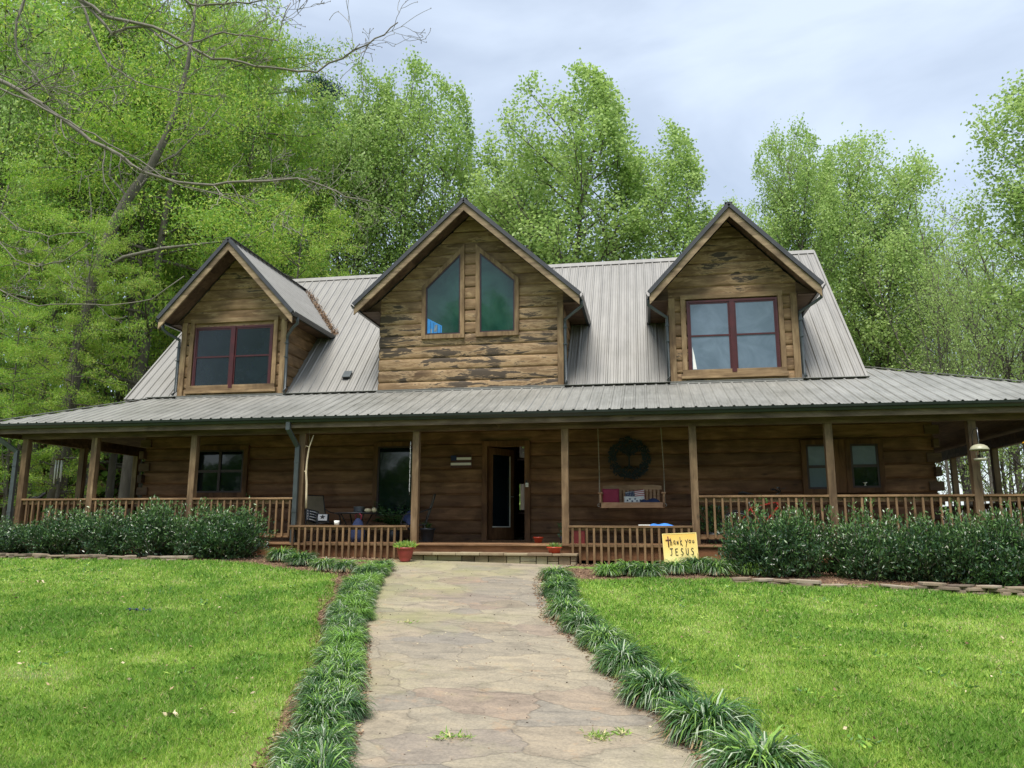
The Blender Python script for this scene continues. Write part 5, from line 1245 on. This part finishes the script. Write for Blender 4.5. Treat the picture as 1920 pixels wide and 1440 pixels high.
def patch(mb, u0, u1, v0, v1, w, h, t, mi, n=5, m2=2):
    g_ = [[None]*(n+1) for _ in range(m2+1)]
    vs = []
    for j in range(m2+1):
        for i in range(n+1):
            u = u0+(u1-u0)*i/n; v_ = v0+(v1-v0)*j/m2; vs.append((u*w/2*.985, bulge(u, v_, t), v_*h/2*.985+h/2))
    mb.add(vs, [(j*(n+1)+i, j*(n+1)+i+1, (j+1)*(n+1)+i+1, (j+1)*(n+1)+i) for j in range(m2) for i in range(n)], mi, True)
def star(mb, cu, cv, r_, w, h, t, mi, k=5):
    pts = []
    for i in range(2*k):
        a = math.pi/2+i*math.pi/k; rr = r_ if i % 2 == 0 else r_*.42; pts.append((cu+rr*math.cos(a)*h/w, cv+rr*math.sin(a)))
    mb.add([(u*w/2, bulge(min(.98, max(-.98, u)), min(.98, max(-.98, v_)), t)-.002, v_*h/2+h/2) for u, v_ in pts], [list(range(len(pts)))], mi)
def flag_extra(r_, w, h, t):
    mb = MB()
    for k in range(7):
        v1 = .98-k*.28; v0 = v1-.14
        patch(mb, (-.98 if k > 3 else .0), .98, max(-.98, v0), v1, w, h, t, 0 if k % 1 == 0 else 0)
    mb.build('stripes', M['stripe_red'], r_)
    mb = MB(); patch(mb, -.98, 0, -.05, .98, w, h, t*1.04, 0, 5, 4); mb.build('canton', M['navy'], r_)
    mb = MB()
    for a in range(6):
        for b in range(5): star(mb, -.9+a*.16, .05+b*.2, .06, w, h, t*1.1, 0, 4)
    mb.build('stars', M['cloth_white'], r_)
def star_extra(r_, w, h, t):
    mb = MB()
    for cu, cv in ((-.6, -.35), (-.1, -.5), (.4, -.4), (.75, -.15), (-.35, .05), (.2, .1)): star(mb, cu, cv, .34, w, h, t*1.05, 0)
    mb.build('stars', M['navy'], r_)
def skull_extra(r_, w, h, t):
    mb = MB()
    for k in range(4): patch(mb, -.9, .9, -.8+k*.42, -.68+k*.42, w, h, t, 0)
    mb.build('stripes', M['cloth_white'], r_)
def starbox_extra(r_, w, h, t):
    mb = MB(); patch(mb, -.7, .7, -.75, .75, w, h, t, 0, 5, 4); mb.build('panel', M['cloth_white'], r_)
    mb = MB(); star(mb, 0, 0, .6, w, h, t*1.12, 0); mb.build('star', M['blackplastic'], r_)
pillow('throw_pillow', (12.95, 1.50, SZ+.075), .35, .33, .11, (-12, 0, 4), M['maroon'], 'maroon square pillow at the left end of the porch swing')
pillow('flag_pillow', (13.46, 1.53, SZ+.085), .40, .28, .09, (-14, -8, -4), M['cloth_white'], 'flag patterned pillow with white stars on navy and red stripes on the swing', flag_extra)
pillow('star_pillow', (13.40, 1.40, SZ+.075), .38, .17, .09, (-25, 2, 0), M['cloth_white'], 'white pillow with dark blue stars in front of the flag pillow', star_extra)
bl_ = empty('folded_blanket', (13.74, 1.36, SZ+.075), label='crumpled navy blanket at the right end of the swing', cat='blanket'); mb = MB()
vs = []; n = 14
for i in range(n+1):
    for j in range(9):
        u = i/n*2-1; v_ = j/8*2-1; e = max(0, 1-u**4)*max(0, 1-v_**2); vs.append((u*.22, v_*.12, .12*e**.6*(.75+.25*math.sin(u*5+v_*3))+.005*math.sin(u*20)))
mb.add(vs, [(i*9+j, i*9+j+1, (i+1)*9+j+1, (i+1)*9+j) for i in range(n) for j in range(8)], 0, True); mb.build('cloth', M['navy'], bl_)
# round metal tree wall ornament
wa = empty('wall_ornament', (13.32, 2.335, 1.78), label='round dark teal metal tree ornament on the log wall above the swing', cat='wall ornament')
rs = np.random.RandomState(12); mb = MB()
def arc(c, r_, a0, a1, n=20): return [(c[0]+r_*math.cos(a0+(a1-a0)*i/n), -.012, c[1]+r_*math.sin(a0+(a1-a0)*i/n)) for i in range(n+1)]
mb.tube(arc((0, 0), .41, 0, 2*math.pi, 48), .018, 6, caps=False, flat=.5)
mb.tube(arc((0, 0), .33, -2.6, -.5, 20), .012, 6, flat=.5)
rim = MB()
for k in range(420):
    a = rs.uniform(0, 2*math.pi); up_ = math.sin(a) > .0; r_ = rs.uniform(.27, .455) if not up_ else rs.uniform(.12, .46)
    if up_ and abs(math.cos(a)) > .75: r_ = rs.uniform(.28, .46)
    c_ = (r_*math.cos(a), r_*math.sin(a)); b = rs.uniform(0, 6.28); l = .038; w = .019
    rim.prism([(c_[0]+l*math.cos(b), -.02+rs.uniform(-.006, .006), c_[1]+l*math.sin(b)), (c_[0]-w*math.sin(b), -.02, c_[1]+w*math.cos(b)), (c_[0]-l*math.cos(b), -.02, c_[1]-l*math.sin(b)), (c_[0]+w*math.sin(b), -.02, c_[1]-w*math.cos(b))], (0, .005, 0))
rim.build('leaf_ring', M['teal'], wa)
mb.build('hoop', M['teal'], wa)
mb = MB(); mb.tube([(-.005, -.015, -.22), (0, -.015, -.1), (.0, -.015, .03), (.005, -.015, .10)], [.055, .032, .03, .035], 8, flat=.5)
for s_ in (-1, 1):
    for a, l in ((1.2, .24), (.85, .28), (.5, .30), (.2, .32)):
        mb.tube([(0, -.015, .03+.06*a), (s_*l*.4*math.cos(a), -.015, .06+.55*l*math.sin(a)+.05), (s_*l*1.15*math.cos(a*.8), -.015, .08+l*1.05*math.sin(a))], [.022, .013, .008], 6, flat=.5)
    for a, l in ((1.1, .2), (.7, .26), (.3, .3)):
        mb.tube([(0, -.015, -.16), (s_*l*.5*math.cos(a), -.015, -.2-.3*l*math.sin(a)), (s_*l*1.2*math.cos(a), -.015, -.2-l*.85*math.sin(a))], [.025, .015, .008], 6, flat=.5)
mb.build('tree_figure', M['teal'], wa)
# wooden flag plaque
fp = empty('flag_plaque', (9.59, 2.335, 1.76), label='small wooden flag plaque with two white stripes left of the door', cat='wall plaque')
mb = MB(); mb.box((-.235, -.03, -.135), (.235, 0, .135)); mb.build('board', M['sash'], fp)
mb = MB(); mb.box((-.235, -.036, .02), (-.11, -.031, .135)); mb.build('canton', M['navy'], fp)
for a, b, c_, d_ in ((-.10, .235, .035, .09), (-.235, .235, -.085, -.03)):
    mb = MB(); mb.box((a, -.038, c_), (b, -.031, d_)); mb.build('stripe', M['cloth_white'], fp)
# hanging peeled branch
hb = empty('hanging_branch', (6.87, .2, .69), label='long peeled pale branch hanging beside the downspout post', cat='branch')
mb = MB(); q = [Vector(onY(.22, *p))-Vector((6.87, .2, .69)) for p in ((574, 953), (574.5, 930), (575, 905), (574, 885), (576, 862), (580, 838), (588, 816))]; mb.tube(q, [.020, .021, .022, .021, .018, .014, .011], 8)
mb.tube([q[5], q[5]+Vector((-.07, -.01, .02)), q[5]+Vector((-.09, 0, -.02))], [.010, .007, .004], 5); mb.tube([q[3], q[3]+Vector((-.045, 0, .02))], [.012, .006], 5); mb.build('stem', M['stick'], hb)
mb = MB(); mb.tube([q[5], q[5]+Vector((-.03, .03, .35))], .003, 5); mb.build('cord', M['rope'], hb)
# patio chairs
def patio_chair(loc, rz, lb):
    r_ = empty('patio_chair', loc, R(rz), label=lb, cat='chair', group='tan sling patio chairs')
    mb = MB(); n = 8
    ps = [(.0, -.24, .38), (.0, -.02, .345), (.0, .20, .355)]; 
    vs = [(x, y, z) for y, z in ((-.25, .385), (-.12, .36), (0, .35), (.12, .355), (.22, .37)) for x in (-.24, .24)]
    mb.add(vs, [(2*i, 2*i+1, 2*i+3, 2*i+2) for i in range(4)], 0, True); mb.build('seat', M['sling'], r_)
    mb = MB(); vs = [(x, y, z) for y, z in ((.22, .37), (.27, .50), (.31, .66), (.36, .82), (.40, .98)) for x in (-.24, .24)]
    mb.add(vs, [(2*i, 2*i+1, 2*i+3, 2*i+2) for i in range(4)], 0, True); mb.build('backrest', M['sling'], r_)
    for s_ in (-1, 1):
        x = s_*.255
        mb = MB(); mb.tube([(x, -.27, .38), (x, -.1, .355), (x, .12, .35), (x, .22, .37), (x, .30, .62), (x, .37, .84), (x, .41, .995)], .013, 8); mb.build('side_rail', M['black'], r_)
        mb = MB(); mb.tube([(x, .33, .70), (x*1.08, .1, .62), (x*1.12, -.12, .60), (x*1.12, -.24, .56), (x*1.1, -.30, .40), (x*1.08, -.24, .02)], .013, 8); mb.build('arm', M['black'], r_)
        mb = MB(); mb.tube([(x, -.2, .37), (x, -.02, .18), (x, .1, .02), (x, .30, .012)], .012, 8); mb.tube([(x, .18, .36), (x, .32, .02)], .012, 8); mb.build('leg', M['black'], r_)
    mb = MB(); mb.tube([(-.255, .41, .995), (.255, .41, .995)], .013, 8); mb.tube([(-.255, -.27, .38), (.255, -.27, .38)], .012, 8); mb.tube([(-.255, .1, .02), (.255, .1, .02)], .010, 6); mb.build('cross_rail', M['black'], r_)
    return r_
patio_chair((6.72, 1.45, 0), 55, 'tan sling patio chair left of the small table, behind the low railing')
patio_chair((8.78, 1.55, 0), -70, 'tan sling patio chair half hidden behind the post left of the door')
pillow('striped_pillow', (6.60, 1.22, .40), .32, .30, .11, (-20, 12, 55), M['blackplastic'], 'black pillow with white stripes on the left patio chair', skull_extra)
pillow('star_panel_pillow', (6.86, 1.15, .40), .28, .22, .08, (-35, 0, 20), M['blackplastic'], 'black and white star pillow leaning on the left patio chair seat', starbox_extra)
pillow('navy_pillow', (8.66, 1.28, .40), .30, .26, .09, (-28, 25, -40), M['navy'], 'navy pillow with white pattern on the right patio chair', star_extra)
# small round table
tb = empty('patio_table', (7.55, 1.35, 0), label='small round dark patio table between the two sling chairs', cat='table')
mb = MB(); mb.lathe([(0, .585), (.46, .585), (.47, .592), (.47, .605), (.46, .61), (0, .61)], 32); mb.build('tabletop', M['blackplastic'], tb)
for k in range(4):
    a = math.pi/4+k*math.pi/2; c_, s_ = math.cos(a), math.sin(a); mb = MB(); mb.tube([(.36*c_, .36*s_, .585), (.25*c_, .25*s_, .40), (.2*c_, .2*s_, .25), (.30*c_, .30*s_, .012)], .013, 8); mb.build('leg', M['black'], tb)
mb = MB(); mb.lathe([(.2, .25), (.212, .262), (.2, .274), (.188, .262), (.2, .25)], 24); mb.build('brace_ring', M['black'], tb)
po = empty('metal_pot', (7.62, 1.3, .61), label='grey metal pot on the small patio table', cat='pot'); mb = MB(); mb.lathe([(0, 0), (.10, 0), (.115, .02), (.12, .12), (.126, .125), (.115, .125), (.11, .03), (0, .02)], 24); mb.build('bowl', M['steel'], po)
mb = MB(); mb.lathe([(0, 0), (.16, 0), (.17, .008), (.16, .006)], 24); mb.build('plate', M['steel'], po)
for x, y, z, lb, s_ in ((7.84, 1.22, .61, 'left of the two pale round gourds on the patio table', (.075, .06, .045)), (7.95, 1.30, .61, 'right, rounder of the two pale gourds on the patio table', (.055, .055, .055))):
    mb = MB(); mb.lathe([(math.sin(a)*1., -math.cos(a)*1.) for a in np.linspace(0, math.pi, 12)], 18); o = mb.build('gourd', M['gourd'], None, (x, y, z+s_[2])); o.scale = s_; tag(o, lb, 'gourd', 'pale gourds on the table')
mb = MB(); mb.lathe([(0, 0), (.045, 0), (.055, .09), (.05, .09), (.042, .01), (0, .01)], 18); tag(mb.build('white_cup', M['white'], None, (7.60, .16, .345)), 'white cup standing on the left low railing', 'cup')
bk = empty('blue_bag', (7.74, .95, 0), label='dark blue bag standing behind the left low railing', cat='bag'); mb = MB(); mb.lathe([(0, 0), (.13, .0), (.15, .12), (.14, .28), (.09, .42), (.03, .49), (0, .49)], 16); mb.build('body', M['navy'], bk); mb = MB(); mb.tube([(-.05, 0, .46), (-.06, 0, .56), (0, 0, .60), (.07, 0, .55), (.05, 0, .45)], .012, 6); mb.build('handle', M['maroon'], bk)
# shell chain hanging on the post
ch_ = empty('shell_chain', (9.055, .24, 1.98), label='strand of small pale shells hanging on the post left of the door', cat='hanging ornament'); mb = MB()
for k in range(40):
    z = -k*.025; w = .010+.004*math.sin(k*1.7); mb.lathe([(0, z-.010), (w, z), (0, z+.010)], 6, (.002*math.sin(k), .002*math.cos(k*2), 0))
mb.build('shells', M['cloth_white'], ch_)
mb = MB(); mb.tube([(0, 0, .03), (.004, 0, -1.05)], .002, 4); mb.build('cord', M['steel'], ch_)
# potted plants
def sprout(n, r_, h, ln, w, rs, mats, lean=.5):
    P = np.stack([rs.normal(0, r_*.5, n), rs.normal(0, r_*.5, n), rs.uniform(0, h, n)**1.], 1); D = np.stack([P[:, 0]/r_*lean+rs.normal(0, .4, n), P[:, 1]/r_*lean+rs.normal(0, .4, n), rs.uniform(.1, 1.1, n)], 1)
    V, F = leaves(P, D, rs.uniform(.6, 1.2, n)*ln, rs.uniform(.7, 1.2, n)*w, rs); return np_mesh('leafage', V, F, [M[x] for x in mats], rs.randint(0, len(mats), n))
def potted(name, loc, prof, mat, soil, leaf, lb, cat='flower pot', rimmat=None):
    r_ = empty(name, loc, 0, label=lb, cat=cat); mb = MB(); mb.lathe(prof, 28); mb.build('pot', mat, r_)
    mb = MB(); mb.lathe([(0, soil[1]), (soil[0], soil[1]-.005)], 20); mb.build('soil', M['soil'], r_)
    if leaf: o = bpy.data.objects.new('foliage', leaf); COL.objects.link(o); o.parent = r_; o.location = (0, 0, soil[1])
    return r_
rs = np.random.RandomState(77)
z = float(ground(9.28, -.62))+.012
potted('flower_pot', (9.28, -.62, z), [(0, 0), (.085, 0), (.095, .012), (.09, .02), (.125, .08), (.148, .18), (.150, .215), (.165, .217), (.168, .255), (.155, .258), (.148, .23), (0, .22)], M['terra'], (.15, .235), sprout(420, .13, .05, .11, .026, rs, ('lir2', 'air2', 'pop2')), 'red plastic pot with yellow green leaves at the left foot of the step')
potted('flower_pot', (11.97, -.10, -.158), [(0, 0), (.10, 0), (.13, .09), (.145, .095), (.147, .115), (.13, .115), (.12, .09), (0, .08)], M['redbowl'], (.125, .10), sprout(120, .08, .02, .10, .012, rs, ('lir2', 'lir1')), 'low red bowl at the right end of the stone step')
potted('flower_pot', (11.49, 1.2, .0), [(0, 0), (.07, 0), (.095, .09), (.108, .10), (.108, .12), (.095, .12), (.085, .1), (0, .09)], M['redbowl'], (.09, .105), None, 'small empty red bowl on the porch boards right of the door')
potted('flower_pot', (9.08, 1.5, .0), [(0, 0), (.115, 0), (.12, .01), (.145, .24), (.165, .245), (.168, .29), (.155, .29), (.14, .25), (0, .25)], M['blackplastic'], (.145, .265), sprout(60, .06, .12, .09, .02, rs, ('lir1', 'lau2')), 'black plastic pot with a small green plant left of the door')
fern = empty('potted_fern', (8.25, 1.75, 0), label='large dark fern in front of the tall window left of the door', cat='plant'); mb = MB(); mb.lathe([(0, 0), (.12, 0), (.15, .26), (.14, .26), (0, .24)], 20); mb.build('pot', M['blackplastic'], fern)
P_, D_ = [], []
for k in range(46):
    a = rs.uniform(0, 6.28); q = limb((0, 0, .25), (math.cos(a)*.6, math.sin(a)*.6, 1), rs.uniform(.4, .75), 8, rs, .06, -.12)
    for i in range(1, 9):
        for s_ in (-1, 1):
            for _ in range(2): P_.append(q[i]); t_ = unit((q[i]-q[i-1])[None])[0]; D_.append(np.cross(t_, (0, 0, 1))*s_+t_*.5+rs.normal(0, .15, 3))
V, F = leaves(np.array(P_), np.array(D_), .09, .02, rs); o = bpy.data.objects.new('fronds', np_mesh('fern', V, F, [M['lir1']])); COL.objects.link(o); o.parent = fern
potted('potted_shrub', (14.95, 1.4, 0), [(0, 0), (.14, 0), (.17, .22), (.16, .22), (0, .2)], M['blackplastic'], (.16, .21), sprout(900, .28, .5, .08, .03, rs, ('lau1', 'lau2'), .6), 'dark leafy potted plant behind the first right railing', 'plant')
potted('potted_vine', (12.02, 1.1, 0), [(0, 0), (.07, 0), (.09, .14), (.08, .14), (0, .12)], M['blackplastic'], (.08, .13), sprout(140, .08, .25, .07, .03, rs, ('lau1', 'lir1'), .8), 'small dark leafy plant beside the post right of the door', 'plant')
rc = empty('red_crate', (12.32, 1.0, 0), label='dark red crate behind the left end of the right low railing', cat='crate'); mb = MB()
for a, b in (((-.13, -.1, 0), (.13, -.085, .28)), ((-.13, .085, 0), (.13, .1, .28)), ((-.13, -.085, 0), (-.115, .085, .28)), ((.115, -.085, 0), (.13, .085, .28)), ((-.115, -.085, 0), (.115, .085, .015))): mb.box(a, b)
mb.build('box', M['darkred'], rc); mb = MB(); mb.box((-.145, -.115, .26), (.145, -.101, .29)); mb.box((-.145, .101, .26), (.145, .115, .29)); mb.build('rim', M['darkred'], rc)
# blue and white things folded on the right low railing
nd = empty('folded_towel', (13.93, .13, .345), label='bright blue folded towel lying on the right low railing', cat='towel'); mb = MB()
vs = []
for i in range(13):
    for j in range(5): u = i/12*2-1; v_ = j/4*2-1; vs.append((u*.22, v_*.08, (.035+.012*math.sin(u*6+v_))*max(0, 1-u**6)*max(0, 1-v_**4)))
mb.add(vs, [(i*5+j, i*5+j+1, (i+1)*5+j+1, (i+1)*5+j) for i in range(12) for j in range(4)], 0, True); mb.build('cloth', M['blue'], nd)
mb = MB(); mb.box((-.11, -.06, 0), (.11, .06, .018)); o = tag(mb.build('folded_paper', M['white'], None, (13.62, .13, .345), bevel=.006), 'white folded paper beside the blue towel on the low railing', 'paper')
# painted sign
sz = float(ground(14.25, -.18)); TH = R(8)
sg = empty('yellow_sign', (14.26, -.26, sz), label='hand painted yellow sign reading Thank you JESUS leaning on the railing', cat='sign'); sg.rotation_euler = (-TH, R(-2.5), R(2))
sh = .20-sz+.02; mb = MB(); mb.box((-.30, 0, 0), (.30, .015, sh)); mb.build('board', M['sign'], sg)
mb = MB(); frame_box(mb, -.302, .302, -.002, sh+.002, .016, -.004, .017); mb.build('edge', M['paper'], sg)
def strokes(mb, glyph, x, z, s_, sx=1., r_=.0085):
    for st_ in glyph: mb.tube([(x+a*s_*sx, -.004, z+b*s_) for a, b in st_], r_, 6, flat=1.)
GLY = {'h': [[(.05, 1.5), (.0, 0)], [(.0, .55), (.25, .85), (.45, .6), (.42, 0)]], 'a': [[(.5, .85), (.2, .9), (.0, .5), (.15, .1), (.45, .35), (.5, .85)], [(.5, .85), (.55, 0)]], 'n': [[(0, .0), (.02, .8)], [(.02, .8), (.42, .05)], [(.42, .05), (.45, .85)]],
       'k': [[(.02, 1.6), (.12, -.1)], [(.5, .95), (.1, .5), (.6, -.25)]], 'y': [[(0, .9), (.25, .35)], [(.55, 1.0), (.25, .3), (.05, -.55)]], 'o': [[(.3+.28*math.cos(t), .5+.38*math.sin(t)) for t in np.linspace(0, 6.283, 14)]], 'u': [[(0, .85), (.05, .2), (.25, .05), (.42, .3), (.45, .85)], [(.45, .85), (.52, .1)]],
       'J': [[(-.15, 1.0), (.55, 1.02)], [(.25, 1.0), (.24, .2), (.1, -.02), (-.1, .1)]], 'E': [[(.55, .98), (.02, .95), (.05, .02), (.58, .02)], [(.04, .5), (.45, .52)]], 'S': [[(.5, .9), (.25, 1.02), (.05, .8), (.15, .58), (.42, .45), (.48, .2), (.25, -.02), (0, .1)]], 'U': [[(0, 1.), (.03, .25), (.25, -.02), (.47, .2), (.5, 1.)]]}
mb = MB(); mb.tube([(-.205, -.004, sh-.05), (-.20, -.004, sh-.235)], .011, 6); mb.tube([(-.25, -.004, sh-.115), (-.15, -.004, sh-.112)], .010, 6); mb.build('cross', M['inkred'], sg)
mb = MB(); zz = sh-.20
for g_, x, dz_, s_, w_ in (('h', -.165, -.01, .088, .55), ('a', -.112, .0, .085, .62), ('n', -.052, .0, .082, .62), ('k', .005, -.005, .085, .72)): strokes(mb, GLY[g_], x, zz+dz_, s_, w_, .0058)
for g_, x in (('y', .105),): strokes(mb, GLY[g_], x-.01, zz+.0, .09, .95, .0058)
for g_, x in (('o', .165), ('u', .225)): strokes(mb, GLY[g_], x-.008, zz+.015, .068, .85, .0058)
for g_, x in zip('JESUS', (-.175, -.09, .005, .095, .185)): strokes(mb, GLY[g_], x, sh-.385, .118, .64, .0078)
mb.build('lettering', M['ink'], sg)
# bicycle behind the right railing
bz_ = .0; bc = empty('bicycle', (15.85, 1.0, 0), label='red bicycle standing behind the right railing, only seat and handlebar above it', cat='bicycle')
for x, nm in ((-.48, 'wheel'), (.48, 'wheel')):
    mb = MB()
    for rr, t, mi in ((.30, .022, 0), (.272, .010, 1)): mb.tube([(x+rr*math.cos(a), 0, .325+rr*math.sin(a)) for a in np.linspace(0, 2*math.pi, 33)], t, 8, mi=mi, caps=False)
    for a in np.linspace(0, 2*math.pi, 17)[:-1]: mb.tube([(x, 0, .325), (x+.27*math.cos(a), 0, .325+.27*math.sin(a))], .0015, 3, mi=1, caps=False)
    mb.tube([(x, -.05, .325), (x, .05, .325)], .018, 8, mi=1); mb.build(nm, [M['rubber'], M['steel']], bc)
mb = MB(); A, B, C_, D2, E2 = (-.22, 0, .68), (.27, 0, .80), (-.03, 0, .32), (-.48, 0, .325), (.30, 0, .72)
for a, b, t in ((A, B, .018), (C_, E2, .02), (A, C_, .017), (C_, D2, .011), (A, D2, .010), (B, E2, .02)): mb.tube([a, b], t, 8)
mb.build('frame', M['redframe'], bc)
mb = MB(); mb.tube([E2, (.40, 0, .5), (.48, 0, .325)], .014, 8); mb.build('fork', M['redframe'], bc)
mb = MB(); mb.tube([A, (-.27, 0, .93)], .013, 8); mb.build('seat_post', M['alu'], bc)
mb = MB(); mb.tube([(-.43, 0, .955), (-.36, 0, .965), (-.28, 0, .955), (-.20, 0, .95), (-.15, 0, .945)], [.045, .075, .055, .03, .018], 10, flat=.42); mb.build('saddle', M['rubber'], bc)
mb = MB(); mb.tube([B, (.26, 0, .93), (.33, 0, .98)], .014, 8); mb.tube([(.28, -.28, 1.05), (.33, -.12, 1.0), (.34, 0, .98), (.33, .12, 1.0), (.28, .28, 1.05)], .012, 8)
for s_ in (-1, 1): mb.tube([(.28, s_*.28, 1.05), (.24, s_*.37, 1.05)], .018, 8); mb.tube([(.32, s_*.2, 1.03), (.40, s_*.26, 1.05)], .006, 6)
mb.build('handlebar', M['black'], bc)
mb = MB(); mb.tube([(-.03, -.06, .32), (.04, -.07, .17)], .01, 6); mb.tube([(-.03, .06, .32), (-.10, .07, .47)], .01, 6); mb.box((-.0, -.16, .155), (.09, -.07, .18)); mb.box((-.14, .07, .455), (-.05, .16, .48)); mb.build('crank', M['black'], bc)
# feeders
fd_ = empty('bird_feeder', (19.39, .02, 1.46), label='dome topped weathered plastic bird feeder hanging from the right post bracket', cat='bird feeder')
mb = MB(); mb.lathe([(0, .29), (.03, .288), (.08, .275), (.125, .245), (.15, .20), (.152, .185), (.145, .185), (.12, .235), (0, .262)], 28); mb.build('dome', M['feeder'], fd_)
mb = MB(); mb.lathe([(0, 0), (.085, 0), (.10, .01), (.102, .04), (.093, .04), (.09, .018), (0, .012)], 24); mb.tube([(.095, 0, .03), (.115, 0, .05), (.112, 0, .075)], .012, 6); mb.build('tray', M['feeder'], fd_)
for a in (.4, 2.5, 4.6):
    mb = MB(); mb.tube([(.055*math.cos(a), .055*math.sin(a), .01), (.055*math.cos(a), .055*math.sin(a), .25)], .006, 6); mb.build('rod', M['feeder'], fd_)
mb = MB(); mb.lathe([(.036, .012), (.04, .10)], 16); mb.build('seed', M['soil'], fd_)
mb = MB(); mb.tube([(0, 0, .29), (0, 0, .36), (.012, 0, .37), (0, 0, .385), (0, 0, .56)], .004, 6); mb.build('hook', M['steel'], fd_)
mb = MB(); mb.tube([(-.01, .24, .30), (-.03, .18, .36), (-.05, .12, .46), (-.04, .06, .55), (0, 0, .575), (.01, -.01, .55)], .007, 6); mb.build('bracket', M['black'], fd_)
f2 = empty('bird_feeder', (20.22, .05, 1.46), label='yellow roofed feeder at the very right edge', cat='bird feeder')
mb = MB(); mb.lathe([(0, .37), (.03, .365), (.12, .31), (.13, .295), (.0, .30)], 20); mb.build('roof', M['yellow'], f2); mb = MB(); mb.lathe([(.075, .04), (.075, .30)], 18); mb.build('reservoir', M['glass'], f2)
mb = MB(); mb.lathe([(0, 0), (.10, 0), (.125, .03), (.12, .045), (0, .035)], 20); mb.build('tray', M['yellow'], f2); mb = MB(); mb.tube([(0, 0, .37), (0, .0, .90)], .003, 5); mb.build('cord', M['black'], f2)
# wind chime
wc = empty('wind_chime', (.68, .8, 1.24), label='wind chime with white tubes hanging over the left railing', cat='wind chime')
mb = MB(); mb.lathe([(0, .545), (.10, .545), (.10, .56), (0, .56)], 18); mb.build('top_disc', M['interior'], wc)
for k, (x, y, l) in enumerate(((-.085, 0, .53), (-.055, -.05, .52), (.02, -.06, .42), (.06, -.02, .40), (.02, .06, .48))):
    mb = MB(); mb.tube([(x, y, .535-l), (x, y, .535)], .011, 8); mb.build('tube', M['white'], wc)
mb = MB(); mb.lathe([(0, .28), (.035, .28), (.035, .295), (0, .295)], 12); mb.tube([(0, 0, .05), (0, 0, .56)], .002, 4); mb.prism([(-.03, 0, .0), (.03, 0, .0), (.02, 0, .07), (-.02, 0, .07)], (0, .004, 0)); mb.build('clapper', M['black'], wc)
mb = MB(); mb.tube([(0, 0, .56), (0, 0, 1.40)], .003, 4); mb.build('cord', M['black'], wc)
# dark curved thing on the left railing
dk = empty('duck_decoy', (.64, .35, .90), label='small black curved figure perched on the left railing', cat='ornament')
mb = MB(); mb.tube([(-.17, 0, .022), (-.11, 0, .026), (-.04, 0, .022), (.03, 0, .035), (.08, 0, .06), (.12, 0, .10), (.155, 0, .125)], [.018, .026, .018, .03, .032, .032, .02], 10); mb.build('figure', M['rubber'], dk)
mb = MB(); mb.box((-.19, -.04, 0), (.10, .04, .008)); mb.build('base', M['rubber'], dk)
# small stuff on lawn and path
x, y, z = on_ground(258, 1151); rs = np.random.RandomState(31); lh = empty('dropped_strap', (x, y, z+.03), label='small twisted dark blue strap lying in the left lawn', cat='strap'); mb = MB()
mb.tube([(-.16+i*.026, .03*math.sin(i*1.7), .02+.02*math.sin(i*2.3)) for i in range(14)], .014, 6, flat=.4); mb.build('webbing', M['navy'], lh)
def curled(loc, s_, lb):
    mb = MB(); vs = []
    for i in range(9):
        for j in range(7): u = i/8*2-1; v_ = j/6*2-1; w = (1-abs(u)**1.6)*(.65+.35*math.cos(u*9)); vs.append((u*s_, v_*w*s_*.7, .03+s_*.5*(v_*w)**2+.02*math.sin(u*5)))
    mb.add(vs, [(i*7+j, i*7+j+1, (i+1)*7+j+1, (i+1)*7+j) for i in range(8) for j in range(6)], 0, True); o = mb.build('dry_leaf', M['stick'], None, loc); tag(o, lb, 'leaf'); return o
x, y, z = on_ground(320, 1352); curled((x, y, z+.012), .075, 'curled tan dry leaf lying low in the left lawn')
x, y, z = on_ground(75, 1098); curled((x, y, z+.03), .07, 'pale flat leaf near the top of the left lawn')
def weed(px, py, w, n, lb):
    x, y, z = on_ground(px, py); rs = np.random.RandomState(int(px)); P = np.stack([rs.normal(0, w, n), rs.normal(0, .05, n), rs.uniform(.0, .015, n)], 1); D = rs.normal(size=(n, 3))*[1, 1, .2]+[0, 0, .45]
    V, F = leaves(P, D, rs.uniform(.03, .08, n), rs.uniform(.006, .014, n), rs); o = bpy.data.objects.new('weed_tuft', np_mesh('weed', V, F, [M['lir2'], M['gr1'], M['gr4']], rs.randint(0, 3, n))); COL.objects.link(o); o.location = (x, y, z+.012); tag(o, lb, 'weed')
weed(850, 1388, .07, 90, 'sprig of green weed lying on the left of the path bottom'); weed(1122, 1387, .05, 110, 'leafy green weed on the path near the lowest right clump'); weed(1165, 1380, .025, 40, 'small upright grass tuft in a joint beside the leafy weed'); weed(768, 1170, .05, 25, 'faint fleck of weed on the upper left of the path')
rs = np.random.RandomState(44); n = 700; Y = rs.uniform(-11, -.5, n); X = by_y(PLw, Y)+rs.uniform(0, 1, n)*(by_y(PRw, Y)-by_y(PLw, Y)); P = np.stack([X, Y, ground(X, Y)+.016], 1)
V, F = leaves(P, rs.normal(size=(n, 3))*[1, 1, .15], rs.uniform(.006, .03, n), rs.uniform(.004, .012, n), rs); o = bpy.data.objects.new('path_debris', np_mesh('path_debris', V, F, [M['chip'], M['gourd'], M['soil']], rs.randint(0, 3, n))); COL.objects.link(o); tag(o, 'tiny dry leaf crumbs scattered over the stone path', 'debris', kind='stuff')
